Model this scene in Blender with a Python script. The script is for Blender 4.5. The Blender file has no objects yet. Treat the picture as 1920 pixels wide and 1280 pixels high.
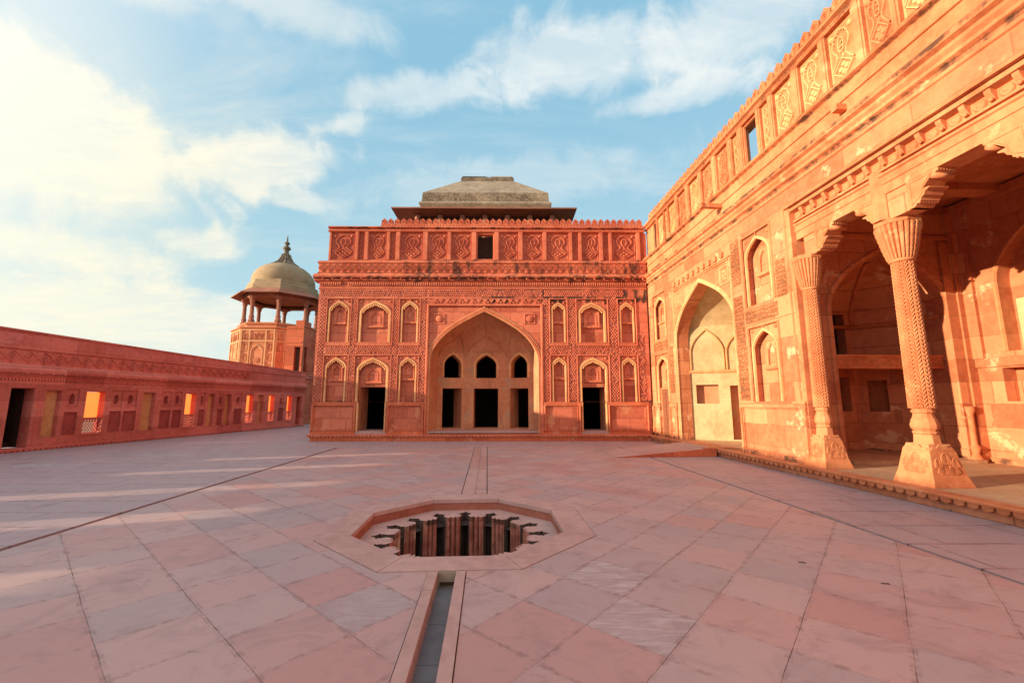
import bpy, bmesh, math, random
from mathutils import Vector, Matrix
from mathutils.geometry import tessellate_polygon
random.seed(7)
R = math.radians
SC = bpy.context.scene
COL = SC.collection
# ------------------------------------------------------------------ camera
cam_d = bpy.data.cameras.new('camera'); cam = bpy.data.objects.new('camera', cam_d); COL.objects.link(cam)
cam.location = (0, 0, 1.6)
cam.rotation_euler = (R(90 + 8.25), 0, R(-3.32))
cam_d.sensor_width = 36; cam_d.lens = 36 * 785 / 1920
cam_d.clip_start = 0.05; cam_d.clip_end = 20000
SC.camera = cam
# ------------------------------------------------------------------ light
SUN_EL = 8.9; SUN_AZ = 12.5            # light travels along +X, turned SUN_AZ towards +Y
lx, ly = math.cos(R(SUN_AZ)), math.sin(R(SUN_AZ))
LDIR = Vector((lx * math.cos(R(SUN_EL)), ly * math.cos(R(SUN_EL)), -math.sin(R(SUN_EL))))
sun_d = bpy.data.lights.new('sun', 'SUN'); sun_d.energy = 5.0; sun_d.angle = R(0.55); sun_d.color = (1.0, 0.80, 0.55)
sun = bpy.data.objects.new('sun', sun_d); COL.objects.link(sun)
sun.rotation_euler = LDIR.to_track_quat('-Z', 'Y').to_euler(); sun.location = (-60, -15, 30)
SC.view_settings.view_transform = 'Standard'; SC.view_settings.look = 'None'
SC.view_settings.exposure = 0.78; SC.view_settings.gamma = 1.0

class NT:
    """small node helper"""
    def __init__(s, tree): s.t = tree; s.n = tree.nodes; s.l = tree.links
    def new(s, typ, **kw):
        n = s.n.new(typ)
        for k, v in kw.items(): setattr(n, k, v)
        return n
    def put(s, sock, v):
        if v is None: return
        if isinstance(v, bpy.types.NodeSocket): s.l.new(v, sock)
        else:
            if hasattr(sock.default_value, '__len__') and not isinstance(v, (int, float)):
                v = tuple(v)
                if len(sock.default_value) == 4 and len(v) == 3: v = v + (1,)
            sock.default_value = v
    def math(s, op, a, b=None, c=None, clamp=False):
        n = s.new('ShaderNodeMath', operation=op); n.use_clamp = clamp
        s.put(n.inputs[0], a); s.put(n.inputs[1], b)
        if c is not None: s.put(n.inputs[2], c)
        return n.outputs[0]
    def vmath(s, op, a, b=None):
        n = s.new('ShaderNodeVectorMath', operation=op); s.put(n.inputs[0], a); s.put(n.inputs[1], b)
        return n.outputs['Value'] if op in ('DOT_PRODUCT', 'LENGTH') else n.outputs[0]
    def mix(s, f, a, b, blend='MIX'):
        n = s.new('ShaderNodeMix', data_type='RGBA', blend_type=blend)
        s.put(n.inputs[0], f); s.put(n.inputs[6], a); s.put(n.inputs[7], b); return n.outputs[2]
    def ramp(s, v, lo, hi, a=0.0, b=1.0, smooth=True):
        n = s.new('ShaderNodeMapRange'); n.interpolation_type = 'SMOOTHSTEP' if smooth else 'LINEAR'
        s.put(n.inputs[0], v); s.put(n.inputs[1], lo); s.put(n.inputs[2], hi); s.put(n.inputs[3], a); s.put(n.inputs[4], b)
        return n.outputs[0]
    def noise(s, vec, scale, detail=4, rough=.55, dist=0.0):
        n = s.new('ShaderNodeTexNoise'); s.put(n.inputs['Vector'], vec); n.inputs['Scale'].default_value = scale
        n.inputs['Detail'].default_value = detail; n.inputs['Roughness'].default_value = rough; n.inputs['Distortion'].default_value = dist
        return n.outputs[0]
    def mapping(s, vec, loc=(0, 0, 0), rot=(0, 0, 0), scale=(1, 1, 1)):
        n = s.new('ShaderNodeMapping'); s.put(n.inputs[0], vec); n.inputs[1].default_value = loc
        n.inputs[2].default_value = rot; n.inputs[3].default_value = scale; return n.outputs[0]
    def sep(s, v):
        n = s.new('ShaderNodeSeparateXYZ'); s.put(n.inputs[0], v); return n.outputs
    def comb(s, x, y, z):
        n = s.new('ShaderNodeCombineXYZ'); s.put(n.inputs[0], x); s.put(n.inputs[1], y); s.put(n.inputs[2], z); return n.outputs[0]

# ------------------------------------------------------------------ sky
world = bpy.data.worlds.new('World'); SC.world = world; world.use_nodes = True
W = NT(world.node_tree); world.node_tree.nodes.clear()
sky = W.new('ShaderNodeTexSky', sky_type='NISHITA'); sky.sun_disc = False
sky.sun_elevation = R(SUN_EL); sky.sun_rotation = math.atan2(-lx, -ly)
sky.air_density = 1.0; sky.dust_density = 1.0; sky.ozone_density = 2.0
tc = W.new('ShaderNodeTexCoord').outputs['Generated']
dx, dy, dz = W.sep(tc)
up = W.math('MAXIMUM', dz, 0.0)
den = W.math('ADD', up, 0.16)
px, py = W.math('DIVIDE', dx, den), W.math('DIVIDE', dy, den)
pl = W.comb(px, py, 0.0)
def lobe(az, el, ra, re, tilt=0.0):
    """soft elliptical patch of the sky round a direction given in degrees"""
    a, e = R(az), R(el)
    c = Vector((math.sin(a) * math.cos(e), math.cos(a) * math.cos(e), math.sin(e)))
    r_ = Vector((math.cos(a), -math.sin(a), 0)); u_ = r_.cross(c)
    t = R(tilt); r2 = r_ * math.cos(t) + u_ * math.sin(t); u2 = -r_ * math.sin(t) + u_ * math.cos(t)
    wob = W.noise(tc, 8.0, 9, .62, .3)
    wv = W.math('MULTIPLY', W.math('SUBTRACT', wob, .5), 2.3)
    A = W.math('DIVIDE', W.vmath('DOT_PRODUCT', tc, tuple(r2)), math.sin(R(ra)))
    B = W.math('DIVIDE', W.vmath('DOT_PRODUCT', tc, tuple(u2)), math.sin(R(re)))
    d = W.math('SQRT', W.math('ADD', W.math('MULTIPLY', A, A), W.math('MULTIPLY', B, B)))
    d = W.math('ADD', d, wv)
    front = W.math('GREATER_THAN', W.vmath('DOT_PRODUCT', tc, tuple(c)), 0.0)
    return W.math('MULTIPLY', W.ramp(d, 1.12, 0.38), front)
wisp = W.noise(W.mapping(pl, loc=(3.1, 1.7, 0), rot=(0, 0, R(20)), scale=(.55, 1.5, 1)), 1.5, 9, .62, .8)
wisp = W.ramp(wisp, .50, .80, 0, .5)
fine = W.noise(W.mapping(pl, loc=(0.4, 7.7, 0), rot=(0, 0, R(12)), scale=(1, 2.6, 1)), 4.0, 8, .65, .5)
streak = W.ramp(fine, .40, .75)
cl = wisp
def scr(a, b):
    return W.math('SUBTRACT', 1.0, W.math('MULTIPLY', W.math('SUBTRACT', 1.0, a), W.math('SUBTRACT', 1.0, b)))
for (az, el, ra, re, ti, k) in ((-47, 23, 15, 7.5, 0, 1.0), (-50, 29, 9, 3, -8, .95), (-31, 27.0, 13, 3.6, 24, 1.0), (-21, 33, 5.0, 1.8, 22, 1.0), (-9, 38.5, 14, 2.6, 12, .72),
                               (14, 41.5, 17, 4.8, 0, .85), (35, 41, 12, 5.5, -5, .8), (27, 36.5, 10, 1.9, 0, .8), (-45, 13.8, 10, 2.8, 0, .95), (-34, 17.2, 5, 2.4, 0, .9), (-26, 24, 3.6, 1.4, 0, .7),
                               (-40, 9, 22, 4.5, 0, .9), (-30, 42.5, 13, 2.4, 5, .6), (4, 29, 24, 4.5, 6, .42), (20, 15, 40, 6, 0, .5), (-46, 38, 9, 2.0, 10, .5)):
    cl = scr(cl, W.math('MULTIPLY', W.math('MULTIPLY', lobe(az, el, ra, re, ti), k), W.math('ADD', W.math('MULTIPLY', streak, .35), .65)))
hz = W.ramp(dz, .22, 0.0, 0, .75)
cl = W.math('MINIMUM', scr(cl, hz), .97)
toward = W.vmath('DOT_PRODUCT', tc, tuple(Vector((math.sin(R(-62)), math.cos(R(-62)), .30)).normalized()))
warm = W.ramp(toward, .62, .99)
shade = W.noise(W.mapping(pl, scale=(1, 2, 1)), 2.2, 6, .6, .3)
ccol = W.mix(warm, (.56, .585, .575), (.65, .605, .475))
ccol = W.mix(W.ramp(shade, .52, .72, 0, .38), ccol, (.40, .46, .49))
skyc = W.mix(1.0, sky.outputs[0], (.10, .10, .10), 'MULTIPLY')
blue = W.mix(W.ramp(dz, .05, .75), (.36, .52, .56), (.20, .40, .53))
skyc = W.mix(.80, skyc, blue)
tot = W.mix(cl, skyc, ccol)
glow = W.math('MULTIPLY', W.ramp(W.vmath('DOT_PRODUCT', tc, tuple(Vector((math.sin(R(-58)), math.cos(R(-58)), .36)).normalized())), 0.89, 1.0), .45)
tot = W.mix(glow, tot, (.66, .62, .47))
sky_fill = W.ramp(W.vmath('DOT_PRODUCT', tc, tuple(Vector((-.62, -.62, .45)).normalized())), -.05, .95)      # added fill: brighter sky out of view behind the camera, lifting the shade
tot = W.mix(sky_fill, tot, (.74, .74, .76))
tot = W.mix(W.ramp(dz, .0, -.05), tot, (.25, .2, .17))
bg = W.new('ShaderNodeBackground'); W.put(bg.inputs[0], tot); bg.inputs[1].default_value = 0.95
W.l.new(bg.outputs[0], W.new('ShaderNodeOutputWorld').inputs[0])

# ------------------------------------------------------------------ materials
def material(name):
    m = bpy.data.materials.new(name); m.use_nodes = True
    t = NT(m.node_tree); b = m.node_tree.nodes['Principled BSDF']; return m, t, b

def stone(name, c1, c2, c3=None, block=(.95, .46), joint=.012, jointk=.5, rough=.85, bump=.5, patch=0.0, patchc=(.72, .55, .42),
          stain=None, streaks=.25, spot=.25, bands=None):
    """weathered sandstone in world space: two tints in patches, a tint per block, fine joints, grain, pale worn patches, dark lichen"""
    m, t, b = material(name)
    pos = t.new('ShaderNodeNewGeometry').outputs['Position']
    x, y, z = t.sep(pos)
    n1 = t.noise(pos, .9, 6, .6, .4); n2 = t.noise(pos, 7, 6, .6); n3 = t.noise(pos, 55, 4, .6)
    base = t.mix(t.ramp(n1, .36, .66), c1, c2)
    h = None
    if block:
        v = t.comb(t.math('ADD', x, y), z, 0.0)
        wob = t.noise(pos, 2.5, 2); v = t.vmath('ADD', v, t.comb(0.0, t.math('MULTIPLY', t.math('SUBTRACT', wob, .5), .03), 0.0))
        br = t.new('ShaderNodeTexBrick'); t.put(br.inputs[0], v)
        br.inputs['Color1'].default_value = (0, 0, 0, 1); br.inputs['Color2'].default_value = (1, 1, 1, 1); br.inputs['Mortar'].default_value = (.5, .5, .5, 1)
        br.inputs['Scale'].default_value = 1; br.inputs['Mortar Size'].default_value = joint; br.inputs['Brick Width'].default_value = block[0]
        br.inputs['Row Height'].default_value = block[1]; br.offset = .43; br.squash = 1.3; br.squash_frequency = 3
        tint = t.mix(br.outputs[0], tuple(c * .82 for c in c1), tuple(min(1, c * 1.14) for c in (c3 or c2)))
        base = t.mix(.62, base, tint)
        base = t.mix(t.math('MULTIPLY', br.outputs[1], jointk), base, tuple(c * .33 for c in c1))
        h = br.outputs[1]
    base = t.mix(t.math('MULTIPLY', t.ramp(n2, .42, .75), spot), base, tuple(min(1, c * 1.35 + .03) for c in c2))
    base = t.mix(t.math('MULTIPLY', t.ramp(n2, .5, .26), spot), base, tuple(c * .62 for c in c1))
    if streaks:
        st = t.noise(t.mapping(pos, scale=(2.2, 2.2, .35)), 1.6, 5, .6)
        base = t.mix(t.math('MULTIPLY', t.ramp(st, .56, .74), streaks), base, tuple(c * .5 for c in c1))
    if patch:
        pn = t.noise(pos, 1.25, 9, .68, .15)
        base = t.mix(t.math('MULTIPLY', t.ramp(pn, .58, .64), patch), base, patchc)
    if stain:
        (x0, x1, z0, z1, k) = stain[:5]; sk = stain[5] if len(stain) > 5 else .36
        zz = t.math('MULTIPLY', t.ramp(z, z0, z0 + .45), t.ramp(z, z1 + .25, z1 - .05))
        xx = t.math('MULTIPLY', t.ramp(x, x0 - 1.5, x0 + 1.5), t.ramp(x, x1 + .8, x1 - .8))
        sn = t.noise(t.mapping(pos, scale=(1.5, 1.5, .55)), 1.5, 7, .66, .5)
        thr = t.math('SUBTRACT', .80, t.math('MULTIPLY', t.math('MULTIPLY', zz, xx), sk))
        base = t.mix(t.math('MULTIPLY', t.ramp(t.math('SUBTRACT', sn, thr), 0.0, .12), k), base, (.035, .026, .02))
    if bands:                                       # grime gathered along ledges, with short drips below
        bm_ = None
        for zc, w in bands:
            k_ = t.math('MAXIMUM', t.ramp(t.math('ABSOLUTE', t.math('SUBTRACT', z, zc)), w, w * .2), t.math('MULTIPLY', t.math('MULTIPLY', t.ramp(z, zc - .75, zc), t.math('LESS_THAN', z, zc)), .55))
            bm_ = k_ if bm_ is None else t.math('MAXIMUM', bm_, k_)
        gn = t.noise(t.mapping(pos, scale=(1.1, 1.1, .7)), 2.1, 9, .72, .2)
        thr = t.math('SUBTRACT', .795, t.math('MULTIPLY', bm_, .34))
        base = t.mix(t.math('MULTIPLY', t.ramp(t.math('SUBTRACT', gn, thr), -.04, .14), .85), base, (.05, .03, .02))
    t.put(b.inputs['Base Color'], base)
    b.inputs['Roughness'].default_value = rough; b.inputs['Specular IOR Level'].default_value = .25
    hh = t.math('ADD', t.math('MULTIPLY', n3, .35), t.math('MULTIPLY', n2, .8))
    if h is not None: hh = t.math('SUBTRACT', hh, t.math('MULTIPLY', h, .9))
    bp = t.new('ShaderNodeBump'); bp.inputs['Strength'].default_value = bump; bp.inputs['Distance'].default_value = .012
    t.put(bp.inputs['Height'], hh); t.put(b.inputs['Normal'], bp.outputs[0])
    return m

RED1, RED2, RED3 = (.42, .092, .046), (.56, .145, .075), (.62, .20, .115)
ORG1, ORG2, ORG3 = (.45, .118, .050), (.59, .212, .094), (.66, .29, .135)
M = {}
M['red'] = stone('red_sandstone', RED1, RED2, RED3, patch=.6, streaks=.42, bands=((4.0, .10), (1.62, .10), (6.1, .08)), patchc=(.60, .27, .13), stain=(-1.5, 7.2, 5.6, 7.3, .95))
M['red_trim'] = stone('red_sandstone_trim', (.48, .115, .058), (.61, .185, .095), block=None, stain=(-4.5, 7.2, 6.5, 7.95, .75, .31), bands=((7.0, .13), (7.84, .09), (7.22, .05), (9.42, .07)))
M['red_plain'] = stone('red_sandstone_plain', (.45, .095, .04), (.58, .15, .065), block=(1.3, .7), jointk=.35, patch=.5, patchc=(.62, .34, .22))
M['shade_red'] = stone('dark_red_sandstone', (.50, .102, .068), (.63, .15, .10), (.70, .21, .15), block=(1.5, .55), jointk=.3, patch=.25, patchc=(.56, .24, .17))
M['org'] = stone('orange_sandstone', ORG1, ORG2, ORG3, block=(1.05, .52), patch=.6, patchc=(.76, .50, .28), bands=((6.72, .16), (.3, .14)), jointk=.4)
M['org_trim'] = stone('orange_sandstone_trim', (.48, .145, .057), (.64, .25, .108), block=None, bands=((8.0, .16), (7.1, .14), (6.74, .10), (9.46, .12), (7.86, .08)), streaks=.3, patch=.5, patchc=(.70, .40, .20))
M['buff'] = stone('buff_sandstone', (.60, .27, .115), (.72, .39, .175), block=None, streaks=.15)
M['plaster'] = stone('worn_cream_plaster', (.47, .33, .165), (.58, .435, .235), block=None, bump=.35, patch=.8, patchc=(.50, .28, .13), streaks=.45)
M['tan'] = stone('tan_plaster', (.47, .175, .085), (.56, .26, .13), block=None, bump=.35, patch=.7, patchc=(.40, .26, .15), streaks=.4)
M['roof'] = stone('grey_brown_roof_plaster', (.23, .17, .115), (.33, .25, .17), block=None, streaks=.45, patch=.4, patchc=(.42, .35, .26), bump=.7, spot=.5)
M['roofdark'] = stone('lichened_roof_band', (.12, .085, .055), (.27, .20, .13), block=None, streaks=.5, patch=.5, patchc=(.36, .29, .2), bump=.8, spot=.7)
M['dome'] = stone('dome_plaster', (.30, .20, .11), (.38, .265, .15), block=None, streaks=.3, bump=.3)
M['tower'] = stone('tower_sandstone', (.48, .155, .07), (.60, .235, .11), block=(1.0, .5), jointk=.35)
M['towerbuff'] = stone('tower_buff_stone', (.56, .28, .125), (.66, .37, .18), block=None)
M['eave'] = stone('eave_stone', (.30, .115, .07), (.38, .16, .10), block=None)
M['kerb'] = stone('kerb_sandstone', (.40, .235, .205), (.47, .29, .25), block=None, streaks=.1)
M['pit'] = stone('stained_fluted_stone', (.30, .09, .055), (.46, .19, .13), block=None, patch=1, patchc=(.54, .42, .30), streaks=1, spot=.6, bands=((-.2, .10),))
M['pitdark'] = stone('shade_black_stone', (.06, .035, .025), (.10, .06, .045), block=None)  # near-black colour paints in the shade of notches, pit floor and culvert
M['bed'] = stone('grey_channel_stone', (.14, .13, .135), (.20, .18, .18), block=None, streaks=.1, rough=.5, bump=.2)
M['inside'] = stone('unlit_room_dark', (.05, .024, .014), (.075, .034, .02), block=None)  # near-black colour stands in for the darkness of unlit openings and interiors
M['screen'] = stone('ochre_screen_stone', (.62, .28, .11), (.72, .37, .16), block=None)
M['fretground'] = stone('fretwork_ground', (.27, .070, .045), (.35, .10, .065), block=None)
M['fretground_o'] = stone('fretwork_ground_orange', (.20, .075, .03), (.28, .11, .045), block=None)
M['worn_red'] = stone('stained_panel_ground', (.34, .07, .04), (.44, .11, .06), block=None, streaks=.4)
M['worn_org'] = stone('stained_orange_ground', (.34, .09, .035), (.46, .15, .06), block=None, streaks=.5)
M['pale'] = stone('pale_panel_stone', (.58, .30, .12), (.72, .43, .20), block=None, streaks=.2)
M['worn_pale'] = stone('stained_pale_ground', (.36, .15, .055), (.48, .23, .10), block=None, streaks=.4)
M['shade_pale'] = stone('pale_pink_red_slab', (.54, .125, .095), (.64, .18, .14), block=None, streaks=.35, patch=.35, patchc=(.70, .32, .25))
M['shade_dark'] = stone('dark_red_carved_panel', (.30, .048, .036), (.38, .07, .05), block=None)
M['basin'] = stone('basin_side_stone', (.27, .085, .055), (.36, .13, .085), block=None, streaks=.5)
M['mossy'] = stone('mossy_plinth_stone', (.44, .15, .07), (.56, .24, .13), block=(1.1, .6), patch=.85, patchc=(.085, .06, .03), streaks=.5)
M['groove'] = stone('dark_groove', (.035, .016, .014), (.055, .026, .022), block=None)
m, t, b = material('dark_wood'); pos = t.new('ShaderNodeNewGeometry').outputs['Position']
t.put(b.inputs['Base Color'], t.mix(t.noise(t.mapping(pos, scale=(9, 9, 1)), 3, 4), (.17, .05, .022), (.30, .105, .05))); b.inputs['Roughness'].default_value = .6
M['wood'] = m
m, t, b = material('rusty_iron'); pos = t.new('ShaderNodeNewGeometry').outputs['Position']
t.put(b.inputs['Base Color'], t.mix(t.noise(pos, 60, 4), (.03, .02, .018), (.09, .05, .035))); b.inputs['Roughness'].default_value = .7
M['iron'] = m
# amber window sheet: lets some light through, glows when the sun is behind it
m, t, b = material('amber_sheet'); m.node_tree.nodes.remove(b)
tr = t.new('ShaderNodeBsdfTranslucent'); tr.inputs[0].default_value = (.80, .38, .18, 1)
tp = t.new('ShaderNodeBsdfTransparent'); tp.inputs[0].default_value = (.85, .47, .27, 1)
mx = t.new('ShaderNodeMixShader'); mx.inputs[0].default_value = .35
t.l.new(tr.outputs[0], mx.inputs[1]); t.l.new(tp.outputs[0], mx.inputs[2]); t.l.new(mx.outputs[0], m.node_tree.nodes['Material Output'].inputs[0])
M['amber'] = m

def paving(name, rot, bw, bh, c1, c2, c3, loc=(0, 0, 0), off=.5, squash=1.45, ms=.0034, grid=False):
    m, t, b = material(name)
    pos = t.new('ShaderNodeNewGeometry').outputs['Position']
    wob = t.noise(pos, 1.7, 3); wob2 = t.noise(t.mapping(pos, loc=(9, 2, 0)), 1.7, 3)
    pv = t.vmath('ADD', pos, t.comb(t.math('MULTIPLY', t.math('SUBTRACT', wob, .5), .022), t.math('MULTIPLY', t.math('SUBTRACT', wob2, .5), .022), 0.0))
    v = t.mapping(pv, loc=loc, rot=(0, 0, rot))
    def brick(c_1, c_2, mort, ms):
        br = t.new('ShaderNodeTexBrick'); t.put(br.inputs[0], v)
        br.inputs['Color1'].default_value = c_1; br.inputs['Color2'].default_value = c_2; br.inputs['Mortar'].default_value = mort
        br.inputs['Scale'].default_value = 1; br.inputs['Mortar Size'].default_value = ms; br.inputs['Mortar Smooth'].default_value = .25
        br.inputs['Brick Width'].default_value = bw; br.inputs['Row Height'].default_value = bh; br.offset = off; br.offset_frequency = 2
        br.squash = squash; br.squash_frequency = 3; return br
    br = brick((0, 0, 0, 1), (1, 1, 1, 1), (.5, .5, .5, 1), ms)
    jm = br.outputs[1]
    if grid:                                       # joints of the two directions, each stronger on its own side of the court
        gu, gv, _ = t.sep(v); X_, Y_, _ = t.sep(pos); hw_ = t.ramp(t.noise(pos, 5, 5, .7), .35, .65, .0040, .0095)
        def line(c, per):
            f_ = t.math('ABSOLUTE', t.math('SUBTRACT', t.math('FRACT', t.math('DIVIDE', c, per)), .5))
            return t.ramp(f_, t.math('SUBTRACT', .5, hw_), .5)
        jm = t.math('MAXIMUM', t.math('MULTIPLY', line(gu, bw), t.ramp(X_, -1.2, .6, .45, 1.0)), t.math('MULTIPLY', line(gv, bh), t.ramp(X_, -.6, 1.4, 1.0, .30)))
    n1 = t.noise(pos, .55, 5, .6, .3); n2 = t.noise(t.mapping(pos, rot=(0, 0, R(30)), scale=(1, 2.4, 1)), 3.2, 7, .65, .4); n3 = t.noise(pos, 70, 3)
    tint = t.new('ShaderNodeValToRGB'); t.put(tint.inputs[0], br.outputs[0])
    e = tint.color_ramp.elements; e[0].position = 0; e[0].color = c1 + (1,); e[1].position = 1; e[1].color = c2 + (1,)
    q = tint.color_ramp.elements.new(.5); q.color = c3 + (1,)
    base = t.mix(t.ramp(n1, .38, .66), t.mix(.72, c3, tint.outputs[0]), t.mix(.72, c2, tint.outputs[0]))
    worn = t.math('MULTIPLY', t.ramp(br.outputs[0], .93, .97), t.ramp(t.noise(t.mapping(pos, rot=(0, 0, R(52)), scale=(1, 7, 1)), 3.5, 9, .7, .4), .46, .60))
    base = t.mix(t.math('MULTIPLY', worn, .34), base, (.66, .58, .54))
    base = t.mix(t.math('MULTIPLY', t.ramp(n2, .55, .74), .20), base, (.58, .41, .37))
    base = t.mix(t.math('MULTIPLY', t.ramp(n2, .46, .28), .28), base, (.24, .13, .12))
    sc = t.noise(t.mapping(pos, rot=(0, 0, R(-25)), scale=(1.2, 5, 1)), 2.3, 9, .7, .5)
    base = t.mix(t.math('MULTIPLY', t.ramp(sc, .66, .74), .45), base, (.66, .55, .50))
    spots = t.noise(pos, 23, 2); base = t.mix(t.math('MULTIPLY', t.ramp(spots, .74, .80), .5), base, (.16, .09, .08))
    blot = t.noise(pos, 1.9, 8, .72, 1.0); base = t.mix(t.math('MULTIPLY', t.ramp(blot, .48, .66), .42), base, (.27, .17, .165))
    scuff = t.noise(t.mapping(pos, rot=(0, 0, R(15)), scale=(1, 2, 1)), 6.5, 9, .75, .8); base = t.mix(t.math('MULTIPLY', t.ramp(scuff, .60, .72), .24), base, (.62, .46, .42))
    edge = brick((0, 0, 0, 1), (0, 0, 0, 1), (1, 1, 1, 1), .03); en = t.noise(pos, 9, 5, .7); base = t.mix(t.math('MULTIPLY', t.math('MULTIPLY', edge.outputs[1], t.ramp(en, .46, .62)), .55), base, (.24, .14, .13))
    vis = t.ramp(t.noise(pos, 1.6, 6, .7), .36, .60, .12, .95)
    base = t.mix(t.math('MULTIPLY', jm, vis), base, (.055, .03, .028))
    t.put(b.inputs['Base Color'], base)
    t.put(b.inputs['Roughness'], t.ramp(n2, .3, .7, .48, .68)); b.inputs['Specular IOR Level'].default_value = .3
    hh = t.math('SUBTRACT', t.math('ADD', t.math('MULTIPLY', n3, .15), t.math('MULTIPLY', n2, .5)), t.math('MULTIPLY', jm, 1.2))
    hh = t.math('ADD', hh, t.math('MULTIPLY', br.outputs[0], .5))
    bp = t.new('ShaderNodeBump'); bp.inputs['Strength'].default_value = .45; bp.inputs['Distance'].default_value = .008
    t.put(bp.inputs['Height'], hh); t.put(b.inputs['Normal'], bp.outputs[0])
    return m
P1, P2, P3 = (.445, .212, .185), (.345, .262, .262), (.475, .305, .275)
M['pave45'] = paving('courtyard_slabs', R(44), .592, .59, P1, P2, P3, loc=(-.03, .09, 0), off=.0, squash=1.0, grid=True)
M['pave0'] = paving('border_slabs', R(3), 1.25, .72, (.42, .28, .265), (.36, .27, .275), (.40, .275, .27), off=.37, ms=.008)
M['pathm'] = paving('path_slabs', R(0), .8, 2.6, P3, (.42, .22, .18), P3, loc=(.2, 0, 0), off=.0)
M['platform'] = stone('worn_platform_stone', (.46, .26, .14), (.54, .33, .19), block=None, streaks=.0, patch=.5, patchc=(.62, .44, .28), bump=.35)
m, t, b = material('dusty_ground'); pos = t.new('ShaderNodeNewGeometry').outputs['Position']
t.put(b.inputs['Base Color'], t.mix(t.noise(pos, .05, 6), (.16, .12, .07), (.10, .11, .05))); b.inputs['Roughness'].default_value = .95
M['ground'] = m

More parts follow.
